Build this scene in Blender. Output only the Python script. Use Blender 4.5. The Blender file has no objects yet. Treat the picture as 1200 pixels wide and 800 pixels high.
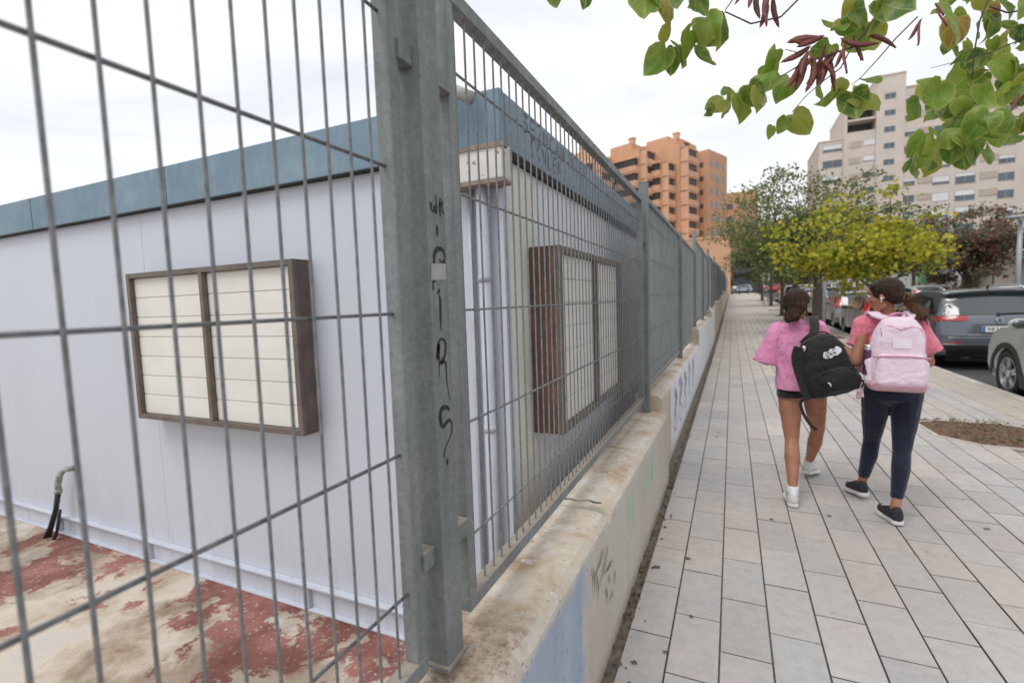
import bpy, bmesh, math, random
from mathutils import Vector, Matrix, noise
import numpy as np
random.seed(7)
C = bpy.context.scene.collection
sc = bpy.context.scene
PI = math.pi
# ---------------------------------------------------------------- camera
F, EYE = 570.0, 1.5                      # focal length in photograph pixels (1200 wide), eye height
def _n(v): return v/np.linalg.norm(v)
_S = _n(np.array([258., 54., -570.])); _L = np.array([-1260., 3., -570.]); _L = _n(_L-_S*(_L@_S))
_X = -_L; _Y = _S; _Z = np.cross(_X, _Y); CM = np.array([_X, _Y, _Z])
CP = np.array([0, 0, EYE])
def ray(x, y): return CM@np.array([x-600, 400-y, -F])
def at(x, y, Y):                          # surveyed point: where the sight line meets the plane at street distance Y
    r = ray(x, y); return Vector(CP+r*Y/r[1])
def atX(x, y, X0):
    r = ray(x, y); return Vector(CP+r*X0/r[0])
def atZ(x, y, z0=0.):
    r = ray(x, y); return Vector(CP+r*(z0-EYE)/r[2])
def atD(x, y, d):                         # at forward distance d
    r = ray(x, y)/F; return Vector(CP+r*d)
cam = bpy.data.cameras.new('camera'); co = bpy.data.objects.new('camera', cam); C.objects.link(co)
cam.lens = 17.1; cam.sensor_width = 36; cam.clip_start = .05; cam.clip_end = 3000
co.matrix_world = Matrix([[*CM[0], CP[0]], [*CM[1], CP[1]], [*CM[2], CP[2]], [0, 0, 0, 1]])
cam.dof.use_dof = True; cam.dof.focus_distance = 1.7; cam.dof.aperture_fstop = 2.6
sc.camera = co
sc.render.engine = 'CYCLES'
sc.view_settings.view_transform = 'Standard'; sc.view_settings.look = 'None'
sc.view_settings.gamma = 1; sc.view_settings.use_curve_mapping = False; sc.view_settings.exposure = .14
# ---------------------------------------------------------------- materials
def srgb(r, g, b):
    f = lambda c: (c/255/12.92) if c/255 <= .04045 else ((c/255+.055)/1.055)**2.4
    return (f(r), f(g), f(b), 1)
class NT:
    def __init__(s, name):
        s.m = bpy.data.materials.new(name); s.m.use_nodes = True; s.t = s.m.node_tree; s.b = s.t.nodes['Principled BSDF']
    def n(s, ty, ins=None, **kw):
        o = s.t.nodes.new(ty)
        for k, v in kw.items(): setattr(o, k, v)
        for k, v in (ins or {}).items():
            if hasattr(v, 'is_output') or hasattr(v, 'links'): s.t.links.new(v, o.inputs[k])
            else: o.inputs[k].default_value = v
        return o
    def pos(s, scale=(1, 1, 1), loc=(0, 0, 0)):
        g = s.n('ShaderNodeNewGeometry').outputs['Position'] if s.world else s.n('ShaderNodeTexCoord').outputs['Object']
        mp = s.n('ShaderNodeMapping', {'Vector': g}); mp.inputs['Scale'].default_value = scale; mp.inputs['Location'].default_value = loc
        return mp.outputs[0]
    world = False
    def noise(s, sc_, det=4, rough=.55, dist=0, vec=None, scale=(1, 1, 1)):
        o = s.n('ShaderNodeTexNoise', {'Vector': vec or s.pos(scale), 'Scale': sc_, 'Detail': det, 'Roughness': rough, 'Distortion': dist})
        return o.outputs['Fac']
    def ramp(s, fac, stops):
        r = s.n('ShaderNodeValToRGB', {'Fac': fac}); e = r.color_ramp.elements
        while len(e) < len(stops): e.new(.5)
        for el, (p, c) in zip(e, stops):
            el.position = p; el.color = c if hasattr(c, '__len__') else (c, c, c, 1)
        return r.outputs[0]
    def mix(s, fac, a, b, mode='MIX'):
        o = s.n('ShaderNodeMix', data_type='RGBA', blend_type=mode)
        for i, v in ((0, fac), (6, a), (7, b)):
            if hasattr(v, 'links'): s.t.links.new(v, o.inputs[i])
            else: o.inputs[i].default_value = v
        return o.outputs[2]
    def math(s, op, a, b=0, c=0):
        o = s.n('ShaderNodeMath', operation=op)
        for i, v in enumerate((a, b, c)):
            if hasattr(v, 'links'): s.t.links.new(v, o.inputs[i])
            else: o.inputs[i].default_value = v
        return o.outputs[0]
    def set(s, **kw):
        for k, v in kw.items():
            k = {'col': 'Base Color', 'rough': 'Roughness', 'metal': 'Metallic', 'normal': 'Normal', 'trans': 'Transmission Weight', 'coat': 'Coat Weight', 'sss': 'Subsurface Weight', 'alpha': 'Alpha', 'spec': 'Specular IOR Level', 'sheen': 'Sheen Weight'}[k]
            if hasattr(v, 'links'): s.t.links.new(v, s.b.inputs[k])
            else: s.b.inputs[k].default_value = v
    def bump(s, h, strength=.3, dist=.01):
        s.t.links.new(s.n('ShaderNodeBump', {'Height': h, 'Strength': strength, 'Distance': dist}).outputs[0], s.b.inputs['Normal'])
def mat(name, c, rough=.6, metal=0, var=.12, nsc=8, bump=0, bsc=60, world=False, coat=0, spec=.5, c2=None, spots=None):
    t = NT(name); t.world = world
    c = tuple(c)[:3]+(1,)
    d = tuple(x*(1-var) for x in c[:3])+(1,); l = tuple(min(1, x*(1+var)) for x in c[:3])+(1,)
    if c2: d = c2
    f = t.noise(nsc)
    col = t.ramp(f, [(.3, d), (.7, l)])
    if spots: col = t.mix(t.ramp(t.noise(spots[0], 3), [(spots[1], 0), (spots[1]+.04, 1)]), col, spots[2])
    t.set(col=col, rough=t.ramp(t.noise(nsc*2.3), [(.3, max(0, rough-.08)), (.7, min(1, rough+.08))]), metal=metal, coat=coat, spec=spec)
    if bump: t.bump(t.noise(bsc, 3), bump, .004)
    return t.m
M = {}
def galv():
    t = NT('galvanised_steel')
    v = t.n('ShaderNodeTexVoronoi', {'Vector': t.pos(), 'Scale': 90., 'Randomness': 1.}).outputs['Color']
    vv = t.n('ShaderNodeSeparateColor', {'Color': v}).outputs[0]
    base = t.ramp(vv, [(0, (.19, .21, .216, 1)), (1, (.24, .26, .265, 1))])
    big = t.ramp(t.noise(5, 5), [(.35, (.84, .85, .85, 1)), (.65, (1.10, 1.09, 1.07, 1))])
    streak = t.ramp(t.noise(26, 4, scale=(1, 1, .08)), [(.3, (.84, .84, .82, 1)), (.7, (1.1, 1.1, 1.1, 1))])
    col = t.mix(1, t.mix(1, base, big, 'MULTIPLY'), streak, 'MULTIPLY')
    dust = t.n('ShaderNodeSeparateXYZ', {'Vector': t.n('ShaderNodeNewGeometry').outputs['Normal']}).outputs[2]
    col = t.mix(t.math('MULTIPLY', t.ramp(dust, [(.5, 0), (.9, .85)]), t.ramp(t.noise(40, 3), [(.3, .5), (.7, 1)])), col, (.42, .34, .25, 1))
    rust = t.ramp(t.noise(38, 5, .7), [(.69, 0), (.74, .7)])
    col = t.mix(rust, col, (.22, .16, .11, 1))
    t.set(col=col, rough=t.ramp(t.noise(30), [(.3, .5), (.7, .7)]), metal=.25)
    t.bump(t.noise(180, 3), .08, .002)
    return t.m
M['galv'] = galv()
M['wire'] = mat('galvanised_wire', (.185, .19, .195), .5, .2, .3, 60, .3, 300)
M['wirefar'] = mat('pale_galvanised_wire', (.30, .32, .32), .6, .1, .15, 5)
M['mesh_sheet'] = mat('grey_mesh_sheet', (.42, .445, .45), .75, 0, .12, 2.2, .2, 90, c2=(.28, .295, .295, 1))
M['white_paint'] = mat('white_paint', (.72, .73, .76), .5, 0, .05, 4)
M['black'] = mat('black_plastic', (.012, .012, .013), .5, 0, .2)
M['rubber'] = mat('tyre_rubber', (.02, .02, .021), .85, 0, .25, 20, .2)
M['chrome'] = mat('bright_metal', (.7, .71, .72), .22, 1, .05)
M['alu'] = mat('alloy_rim', (.55, .56, .58), .3, .85, .05)
def glassy(name, c, rough=.06):
    t = NT(name); t.set(col=c, rough=rough, spec=.9, coat=.6); return t.m
M['carglass'] = glassy('car_window_glass', (.035, .045, .048, 1))
M['winglass'] = mat('window_glass', (.07, .09, .11), .12, 0, .4, .35, world=True, spec=.8)
# ---------------------------------------------------------------- mesh builder
ORI = {}
class MB:
    def __init__(s): s.v = []; s.f = []; s.mi = []; s.cur = 0; s.cols = []
    def add(s, vs, fs):
        b = len(s.v); s.v += [Vector(p) for p in vs]
        for f in fs: s.f.append(tuple(i+b for i in f)); s.mi.append(s.cur)
        return b
    def box(s, lo, hi, R=None, piv=None):
        x0, y0, z0 = lo; x1, y1, z1 = hi
        vs = [Vector(p) for p in ((x0, y0, z0), (x1, y0, z0), (x1, y1, z0), (x0, y1, z0), (x0, y0, z1), (x1, y0, z1), (x1, y1, z1), (x0, y1, z1))]
        if R is not None:
            pv = Vector(piv) if piv else Vector(((x0+x1)/2, (y0+y1)/2, (z0+z1)/2)); vs = [R@(p-pv)+pv for p in vs]
        s.add(vs, [(0, 3, 2, 1), (4, 5, 6, 7), (0, 1, 5, 4), (1, 2, 6, 5), (2, 3, 7, 6), (3, 0, 4, 7)]); return s
    def tube(s, pts, r, n=8, cap=True):
        pts = [Vector(p) for p in pts]; rs = r if hasattr(r, '__len__') else [r]*len(pts)
        up = Vector((0, 0, 1)); prev = None; rings = []
        for i, p in enumerate(pts):
            d = (pts[min(i+1, len(pts)-1)]-pts[max(i-1, 0)])
            if d.length < 1e-9: d = Vector((0, 0, 1))
            d.normalize()
            if prev is None:
                a = d.cross(up) if abs(d.z) < .95 else d.cross(Vector((1, 0, 0)))
            else: a = prev-d*prev.dot(d)
            a.normalize(); b = d.cross(a); prev = a
            rings.append(s.add([p+(a*math.cos(2*PI*k/n)+b*math.sin(2*PI*k/n))*rs[i] for k in range(n)], []))
        for i in range(len(rings)-1):
            for k in range(n):
                s.f.append((rings[i]+k, rings[i]+(k+1) % n, rings[i+1]+(k+1) % n, rings[i+1]+k)); s.mi.append(s.cur)
        if cap:
            s.f.append(tuple(rings[0]+k for k in reversed(range(n)))); s.mi.append(s.cur)
            s.f.append(tuple(rings[-1]+k for k in range(n))); s.mi.append(s.cur)
        return s
    def ell(s, c, r, R=None, nu=14, nv=9):
        c = Vector(c); vs = []; fs = []
        for j in range(1, nv):
            th = PI*j/nv
            for i in range(nu):
                p = Vector((r[0]*math.sin(th)*math.cos(2*PI*i/nu), r[1]*math.sin(th)*math.sin(2*PI*i/nu), r[2]*math.cos(th)))
                vs.append(c+(R@p if R is not None else p))
        t = Vector((0, 0, r[2])); t = R@t if R is not None else t
        vs += [c+t, c-t]; T, B = len(vs)-2, len(vs)-1
        for j in range(nv-2):
            for i in range(nu):
                a = j*nu+i; b = j*nu+(i+1) % nu; fs.append((a, a+nu, b+nu, b))
        for i in range(nu):
            fs.append((T, i, (i+1) % nu)); fs.append((B, (nv-2)*nu+(i+1) % nu, (nv-2)*nu+i))
        s.add(vs, fs); return s
    def cap(s, a, b, ra, rb, n=12):           # closed tapered capsule
        a = Vector(a); b = Vector(b); d = (b-a); L = d.length; d.normalize()
        pts = []; rs = []
        for k in range(4):
            t = PI/2*(k)/4; pts.append(a-d*ra*math.cos(t)); rs.append(max(ra*math.sin(t), ra*.08))
        pts.append(a); rs.append(ra); pts.append(b); rs.append(rb)
        for k in range(1, 5):
            t = PI/2*k/4; pts.append(b+d*rb*math.sin(t)); rs.append(max(rb*math.cos(t), rb*.08))
        return s.tube(pts, rs, n)
    def prism(s, poly, n):                    # planar polygon pushed by vector n
        poly = [Vector(p) for p in poly]; n = Vector(n); k = len(poly)
        s.add(poly+[p+n for p in poly], [tuple(range(k)), tuple(reversed(range(k, 2*k)))]+[(i, i+k, (i+1) % k+k, (i+1) % k) for i in range(k)])
        return s
    def build(s, name, m=None, parent=None, smooth=False, bevel=0, seg=2, local=False, sub=0):
        me = bpy.data.meshes.new(name)
        off = Vector((0, 0, 0))
        if parent is not None and not local: off = ORI.get(parent.name, Vector((0, 0, 0)))
        me.from_pydata([tuple(p-off) for p in s.v], [], s.f)
        ms = m if isinstance(m, (list, tuple)) else [m]
        for x in ms:
            if x: me.materials.append(x)
        me.polygons.foreach_set('material_index', s.mi)
        bm = bmesh.new(); bm.from_mesh(me); bmesh.ops.recalc_face_normals(bm, faces=bm.faces); bm.to_mesh(me); bm.free()
        if smooth: me.polygons.foreach_set('use_smooth', [True]*len(me.polygons))
        me.update()
        o = bpy.data.objects.new(name, me); C.objects.link(o)
        if parent is not None: o.parent = parent; ORI[o.name] = off
        if bevel:
            b = o.modifiers.new('bevel', 'BEVEL'); b.width = bevel; b.segments = seg; b.limit_method = 'ANGLE'; b.angle_limit = .6
        if sub:
            b = o.modifiers.new('sub', 'SUBSURF'); b.levels = b.render_levels = sub
        return o
def tag(o, label=None, cat=None, group=None, kind=None):
    if label: o['label'] = label
    if cat: o['category'] = cat
    if group: o['group'] = group
    if kind: o['kind'] = kind
    return o
def thing(name, loc, label, cat, group=None, rz=0):
    o = bpy.data.objects.new(name, None); C.objects.link(o); o.location = loc; o.rotation_euler = (0, 0, rz); o.empty_display_size = .1
    ORI[o.name] = Vector(loc); return tag(o, label, cat, group)
def copy_tree(o, parent=None):
    c = o.copy(); C.objects.link(c); c.parent = parent
    for ch in [x for x in CH.get(o.name, [])]: copy_tree(ch, c)
    return c
CH = {}
def refresh():
    CH.clear()
    for o in list(sc.objects):
        if o.parent: CH.setdefault(o.parent.name, []).append(o)
def bake(o):
    dg = bpy.context.evaluated_depsgraph_get(); dg.update(); ev = o.evaluated_get(dg)
    me = bpy.data.meshes.new_from_object(ev); o.modifiers.clear(); o.data = me; return o
def blob(name, mb, m, parent, voxel=.008, it=4, fac=.6, disp=None):
    o = mb.build(name, m, parent, smooth=True)
    r = o.modifiers.new('r', 'REMESH'); r.mode = 'VOXEL'; r.voxel_size = voxel; r.use_smooth_shade = True
    s = o.modifiers.new('s', 'SMOOTH'); s.iterations = it; s.factor = fac
    bake(o)
    if disp:
        me = o.data; me.update()
        ns = [v.normal.copy() for v in me.vertices]
        for v, n in zip(me.vertices, ns): v.co += n*disp(v.co+ORI.get(parent.name, Vector((0, 0, 0))) if parent else v.co, n)
    o.data.polygons.foreach_set('use_smooth', [True]*len(o.data.polygons)); o.data.update()
    return o
# ---------------------------------------------------------------- sky and sun
w = bpy.data.worlds.new('World'); sc.world = w; w.use_nodes = True
wt = w.node_tree; bg = wt.nodes['Background']
sky = wt.nodes.new('ShaderNodeTexSky'); sky.sky_type = 'NISHITA'; sky.sun_disc = False
SE, SR = math.radians(60), math.radians(200)
sky.sun_elevation = SE; sky.sun_rotation = SR; sky.dust_density = 2.5
tc = wt.nodes.new('ShaderNodeTexCoord'); mp = wt.nodes.new('ShaderNodeMapping'); mp.inputs['Scale'].default_value = (1.1, 1.1, 4.2)
mp.inputs['Rotation'].default_value = (.25, .1, .4)
nz = wt.nodes.new('ShaderNodeTexNoise'); nz.inputs['Scale'].default_value = 1.6; nz.inputs['Detail'].default_value = 7; nz.inputs['Roughness'].default_value = .52; nz.inputs['Distortion'].default_value = .5
rp = wt.nodes.new('ShaderNodeValToRGB'); e = rp.color_ramp.elements
e[0].position = .3; e[0].color = (8.0, 8.35, 8.9, 1); e[1].position = .60; e[1].color = (10.6, 10.8, 11.0, 1)
mx = wt.nodes.new('ShaderNodeMix'); mx.data_type = 'RGBA'; mx.inputs[0].default_value = .93
wt.links.new(tc.outputs['Generated'], mp.inputs[0]); wt.links.new(mp.outputs[0], nz.inputs['Vector']); wt.links.new(nz.outputs['Fac'], rp.inputs[0])
wt.links.new(sky.outputs[0], mx.inputs[6]); wt.links.new(rp.outputs[0], mx.inputs[7]); wt.links.new(mx.outputs[2], bg.inputs[0])
bg.inputs[1].default_value = .098
sl = bpy.data.lights.new('sun', 'SUN'); sl.energy = 1.5; sl.angle = math.radians(30); sl.color = (1, .975, .945)
so = bpy.data.objects.new('sun', sl); C.objects.link(so)
so.rotation_euler = Vector((math.sin(SR)*math.cos(SE), math.cos(SR)*math.cos(SE), math.sin(SE))).to_track_quat('Z', 'Y').to_euler()
# ---------------------------------------------------------------- terrain
def zg(y):
    if y < 10: return 0.
    if y < 25: return .0008*(y-10)**2
    return .18+.024*(y-25) if y < 100 else .18+.024*75
YS = [-12, -4, 0, 4, 8, 10, 12, 14, 16, 18, 20, 22, 25, 30, 40, 55, 70, 85, 100, 140, 300, 1500]
def strip(name, x0, x1, dz, m, ys=YS, nx=1):
    b = MB()
    for y in ys:
        b.add([(x0+(x1-x0)*i/nx, y, zg(y)+dz) for i in range(nx+1)], [])
    k = nx+1
    for j in range(len(ys)-1):
        for i in range(nx): b.f.append((j*k+i, j*k+i+1, (j+1)*k+i+1, (j+1)*k+i)); b.mi.append(0)
    return tag(b.build(name, m), kind='structure')
t = NT('asphalt'); t.world = True
t.set(col=t.mix(t.ramp(t.noise(.8, 5), [(.4, 0), (.7, .6)]), t.ramp(t.noise(90, 3), [(.3, (.035, .035, .037, 1)), (.7, (.075, .074, .074, 1))]), (.095, .09, .085, 1)), rough=.85)
t.bump(t.noise(140, 3), .4, .005); M['asphalt'] = t.m
M['earth'] = mat('far_ground', (.22, .19, .15), .95, 0, .3, .2, world=True)
strip('ground', -1500, 1500, -.45, M['earth'])
strip('road', 3.62, 10.0, -.13, M['asphalt'], [y for y in YS if y <= 100])
strip('cross_road', -60, 140, -.10, M['asphalt'], [94, 100, 112])
M['kerb'] = mat('kerb_concrete', (.46, .43, .39), .85, 0, .18, 3, .3, 50, world=True)
# kerb as separate stones, one continuous structure
b = MB(); y = -10.
while y < 94:
    y1 = y+.992; b.add([(x, yy, zg(yy)+z) for yy in (y, y1) for x, z in ((3.46, -.2), (3.615, -.2), (3.605, -.012), (3.59, .002), (3.46, .002))],
        [(0, 1, 6, 5), (1, 2, 7, 6), (2, 3, 8, 7), (3, 4, 9, 8), (4, 0, 5, 9), (0, 4, 3, 2, 1), (5, 6, 7, 8, 9)]); y += 1.0
tag(b.build('kerb', M['kerb']), kind='structure')
# paving slabs
t = NT('paving_slab'); t.world = True
vc = t.n('ShaderNodeVertexColor', layer_name='tone').outputs[0]
sp = t.ramp(t.noise(260, 2, .6), [(.3, (.80, .80, .80, 1)), (.5, (1, 1, 1, 1)), (.75, (1.13, 1.12, 1.1, 1))])
bl = t.ramp(t.noise(1.3, 6, .62), [(.3, (.9, .9, .905, 1)), (.7, (1.07, 1.065, 1.05, 1))])
pk = t.ramp(t.noise(.9, 3, vec=t.pos((1, 1, 1), (5, 3, 0))), [(.4, (.985, .995, 1.01, 1)), (.62, (1.03, .995, .975, 1))])
sm = t.ramp(t.noise(17, 4, .65), [(.3, (.9, .9, .89, 1)), (.6, (1.04, 1.04, 1.04, 1))])
col = t.mix(1, t.mix(1, t.mix(1, t.mix(1, vc, sp, 'MULTIPLY'), bl, 'MULTIPLY'), pk, 'MULTIPLY'), sm, 'MULTIPLY')
st = t.ramp(t.noise(5.5, 2, .4), [(.735, 0), (.75, .45)])
col = t.mix(st, col, (.2, .18, .16, 1))
t.set(col=col, rough=t.ramp(t.noise(9), [(.3, .62), (.7, .85)]), spec=.35); t.bump(t.noise(230, 3), .35, .003); M['slab'] = t.m
t = NT('joint_sand'); t.world = True
t.set(col=t.ramp(t.noise(30, 4), [(.35, (.11, .10, .085, 1)), (.7, (.21, .18, .145, 1))]), rough=.95); M['joint'] = t.m
t = NT('pit_soil'); t.world = True
t.set(col=t.mix(t.ramp(t.noise(45, 3), [(.55, 0), (.66, 1)]), t.ramp(t.noise(16, 6, .7), [(.3, (.10, .055, .035, 1)), (.7, (.30, .175, .11, 1))]), t.ramp(t.noise(9, 3), [(.45, (.30, .22, .15, 1)), (.62, (.12, .14, .05, 1))])), rough=.95)
t.bump(t.noise(60, 5, .7), 1, .03); M['soil'] = t.m
PITS = []
def in_pit(x, y):
    for (px, py, rx, ry) in PITS:
        if abs(x-px) < rx and abs(y-py) < ry: return True
    return False
for k in range(9):
    if k != 0: PITS.append((2.75, 6.45+5.95*k, .5, .5))
# irregular first pit polygon
P0 = [(1.90, 6.80), (1.93, 6.22), (2.18, 5.97), (2.45, 5.92), (3.12, 5.92), (3.16, 6.45), (2.95, 6.66), (2.66, 6.91), (2.15, 6.94)]
def pin(x, y, P):
    c = False; j = len(P)-1
    for i in range(len(P)):
        if (P[i][1] > y) != (P[j][1] > y) and x < (P[j][0]-P[i][0])*(y-P[i][1])/(P[j][1]-P[i][1])+P[i][0]: c = not c
        j = i
    return c
base_rects = strip('pavement_bed', -.52, 3.46, -.012, M['joint'], [y for y in YS if y <= 94]+[94], 1)
b = MB(); tones = []; rng = random.Random(3)
X0, CWD, RL, = -.245, .2, .405
def slab(x0, x1, y0, y1, gx, gy, tone):
    x0 += gx; x1 -= gx; y0 += gy; y1 -= gy
    if x1-x0 < .02: return
    dz = rng.uniform(-.0012, .0012); c = .002
    z0 = zg(y0)+dz; z1 = zg(y1)+dz
    n0 = len(b.f)
    b.add([(x0, y0, z0-.011), (x1, y0, z0-.011), (x1, y1, z1-.011), (x0, y1, z1-.011),
           (x0, y0, z0-c), (x1, y0, z0-c), (x1, y1, z1-c), (x0, y1, z1-c),
           (x0+c, y0+c, z0), (x1-c, y0+c, z0), (x1-c, y1-c, z1), (x0+c, y1-c, z1)],
          [(8, 9, 10, 11)]+[(a, (a+1) % 4, (a+1) % 4+4, a+4) for a in range(4)]+[(a+4, (a+1) % 4+4, (a+1) % 4+8, a+8) for a in range(4)])
    tones.append(tone); tones.extend([(.10, .088, .075, 1)]*4+[tuple(v*.8 for v in tone[:3])+(1,)]*4)
XE = 2.955
ncol = 16
for cidx in range(-1, ncol):
    xa = X0+CWD*cidx; xb = xa+CWD
    if cidx == -1: xa = -.425
    jit = rng.uniform(-.012, .012)
    off = (2.134 if cidx % 2 == 1 else 2.335)+jit
    y = off-RL*12
    while y < 93:
        y1 = y+RL
        cx, cy = (xa+xb)/2, (y+y1)/2
        skip = in_pit(cx, cy)
        if not skip and 5.3 < cy < 7.4 and cx > 1.6: skip = pin(cx, cy, P0)
        if not skip:
            g = rng.gauss(0, .035); pinkish = rng.random()
            base = (.450, .416, .396) if pinkish < .55 else (.425, .407, .396)
            if cy > 10: base = (.48, .44, .402)
            tone = tuple(max(0, v*(1+g)) for v in base)+(1,)
            slab(xa, xb, y, y1, .0031, .0028, tone)
        y = y1
# kerbside course: larger pale slabs laid crosswise
y = -6.
while y < 93:
    for xa, xb in ((XE, XE+.25), (XE+.25, 3.46)):
        cx, cy = (xa+xb)/2, y+.2
        if not in_pit(cx, cy) and not (5.3 < cy < 7.4 and pin(cx, cy, P0)):
            g = rng.gauss(0, .03); slab(xa, xb, y, y+.4, .002, .002, tuple(v*(1+g) for v in (.45, .41, .36))+(1,))
    y += .4
ps = b.build('pavement', M['slab']); tag(ps, kind='structure')
ca = ps.data.color_attributes.new('tone', 'FLOAT_COLOR', 'CORNER')
arr = []
for p, tn in zip(ps.data.polygons, tones): arr += list(tn)*len(p.loop_indices)
ca.data.foreach_set('color', arr)
# soil pits
def soil(poly, z, h=.03):
    b = MB(); cx = sum(p[0] for p in poly)/len(poly); cy = sum(p[1] for p in poly)/len(poly)
    n = 14; ring = []
    P = []
    for i in range(len(poly)):
        a = Vector((*poly[i], 0)); c = Vector((*poly[(i+1) % len(poly)], 0))
        for k in range(6): P.append(a.lerp(c, k/6))
    for j in range(n+1):
        s_ = 1-j/n*.999
        ring.append(b.add([(cx+(p.x-cx)*s_*(1+ (.02*noise.noise(p*9) if j == 0 else 0)), cy+(p.y-cy)*s_, z+h*(1-s_**4)*(.5+.9*noise.noise(Vector((cx+(p.x-cx)*s_, cy+(p.y-cy)*s_, 0))*7))+.006) for p in P], []))
    m = len(P)
    for j in range(n):
        for k in range(m): b.f.append((ring[j]+k, ring[j]+(k+1) % m, ring[j+1]+(k+1) % m, ring[j+1]+k)); b.mi.append(0)
    return tag(b.build('soil', M['soil'], smooth=True), kind='structure')
soil([(x, y) for x, y in P0], .0, .035)
for (px, py, rx, ry) in PITS: soil([(px-rx, py-ry), (px+rx, py-ry), (px+rx, py+ry), (px-rx, py+ry)], zg(py)-.01, .03)
# pale stone edging round the near pit
b = MB()
E0 = P0+[P0[0]]
for (xa, ya), (xb, yb) in zip(E0[:-1], E0[1:]):
    d = Vector((xb-xa, yb-ya, 0)).normalized(); nn = Vector((d.y, -d.x, 0))*.03
    if nn.dot(Vector(((xa+xb)/2-2.5, (ya+yb)/2-6.4, 0))) < 0: nn = -nn
    b.prism([(xa, ya, -.011), (xb, yb, -.011), (xb+nn.x*1.2, yb+nn.y*1.2, -.011), (xa+nn.x*1.2, ya+nn.y*1.2, -.011)], (0, 0, .018))
tag(b.build('pit_edging', M['kerb']), kind='structure')
# far side of the street
t = NT('far_pavement'); t.world = True
t.set(col=t.ramp(t.noise(2, 5), [(.3, (.34, .32, .3, 1)), (.7, (.43, .41, .38, 1))]), rough=.9); M['farpave'] = t.m
strip('far_pavement', 10.0, 12.0, .0, M['farpave'], [y for y in YS if y <= 85]+[94])
strip('far_kerb', 9.85, 10.0, .004, M['kerb'], [y for y in YS if y <= 85]+[94])
strip('far_lot', 12.0, 60.0, -.02, M['farpave'], [y for y in YS if y <= 85]+[94])
strip('end_pavement', -60, 140, .0, M['farpave'], [112, 124])
# the yard behind the wall: concrete with flaking red paint
t = NT('yard_concrete'); t.world = True
n1 = t.noise(1.7, 9, .66, .5); n2 = t.noise(5.5, 6, .68, .3)
yb_ = t.n('ShaderNodeSeparateXYZ', {'Vector': t.n('ShaderNodeNewGeometry').outputs['Position']}).outputs[1]
wet = t.ramp(t.noise(1.1, 5, .6, vec=t.pos((1, 1, 1), (3, 8, 0))), [(.48, (1, 1, 1, 1)), (.56, (.6, .55, .5, 1))])
mask = t.ramp(t.math('SUBTRACT', t.math('ADD', t.math('MULTIPLY', n1, .68), t.math('MULTIPLY', n2, .32)), t.math('MULTIPLY', t.math('SUBTRACT', yb_, 1.45), .085)), [(.466, 1), (.490, 0)])
chips = t.ramp(t.noise(36, 3, .6), [(.60, 1), (.66, .15)])
red = t.ramp(t.noise(6, 6, .65), [(.3, (.20, .075, .062, 1)), (.7, (.35, .155, .13, 1))])
conc = t.ramp(t.noise(2.8, 7, .65), [(.28, (.22, .155, .11, 1)), (.42, (.44, .35, .26, 1)), (.56, (.56, .49, .41, 1)), (.75, (.50, .48, .45, 1))])
conc = t.mix(1, conc, t.ramp(t.noise(120, 3), [(.3, (.86, .86, .86, 1)), (.7, (1.1, 1.1, 1.1, 1))]), 'MULTIPLY')
t.set(col=t.mix(1, t.mix(t.math('MULTIPLY', mask, chips), conc, red), wet, 'MULTIPLY'), rough=.85); t.bump(t.noise(50, 5), .3, .008)
M['yard'] = t.m
b = MB(); b.add([(-40, -12, -.3), (-.60, -12, -.3), (-.60, 30, -.3), (-40, 30, -.3)], [(0, 1, 2, 3)])
tag(b.build('yard_ground', M['yard']), kind='structure')
# ---------------------------------------------------------------- retaining wall
WX = -.47
t = NT('stained_concrete'); t.world = True
base = t.ramp(t.noise(2.6, 7, .62), [(.25, (.40, .32, .24, 1)), (.45, (.52, .46, .38, 1)), (.7, (.58, .55, .50, 1))])
stain = t.ramp(t.noise(7, 5, .6, scale=(1, 1, .16)), [(.42, 0), (.62, .75)])
col = t.mix(stain, base, (.46, .34, .23, 1))
nrm = t.n('ShaderNodeSeparateXYZ', {'Vector': t.n('ShaderNodeNewGeometry').outputs['Normal']})
xyz = t.n('ShaderNodeSeparateXYZ', {'Vector': t.n('ShaderNodeNewGeometry').outputs['Position']})
Yp, Zp = xyz.outputs[1], xyz.outputs[2]
wob = t.math('MULTIPLY', t.math('SUBTRACT', t.noise(6, 5, .6), .5), .35)
side = t.ramp(nrm.outputs[0], [(.6, 0), (.8, 1)])
def band(y0, y1, s0=.06, v=Yp):
    yy = t.math('ADD', v, wob)
    a = t.n('ShaderNodeMapRange', {'Value': yy, 'From Min': y0-s0, 'From Max': y0+s0}).outputs[0]
    c = t.n('ShaderNodeMapRange', {'Value': yy, 'From Min': y1-s0, 'From Max': y1+s0, 'To Min': 1., 'To Max': 0.}).outputs[0]
    return t.math('MULTIPLY', a, c)
upz = t.ramp(nrm.outputs[2], [(.6, 0), (.85, 1)])
topc = t.ramp(t.noise(3.4, 8, .68, .4), [(.30, (.27, .185, .125, 1)), (.40, (.46, .35, .25, 1)), (.50, (.56, .48, .39, 1)), (.66, (.66, .62, .56, 1))])
topc = t.mix(t.ramp(t.noise(24, 4, .7), [(.60, 0), (.72, .55)]), topc, (.20, .13, .085, 1))
topc = t.mix(t.math('MULTIPLY', t.n('ShaderNodeMapRange', {'Value': t.math('ADD', Yp, wob), 'From Min': 1.05, 'From Max': 1.3, 'To Min': 1., 'To Max': 0.}).outputs[0], t.ramp(t.noise(28, 5, .7), [(.42, .25), (.6, .9)])), topc, (.25, .165, .11, 1))
topc = t.mix(t.ramp(t.noise(14, 2, .5), [(.66, 0), (.68, .5)]), topc, (.72, .7, .66, 1))
col = t.mix(upz, col, topc)
grey = t.mix(.6, col, (.50, .485, .46, 1))
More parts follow.
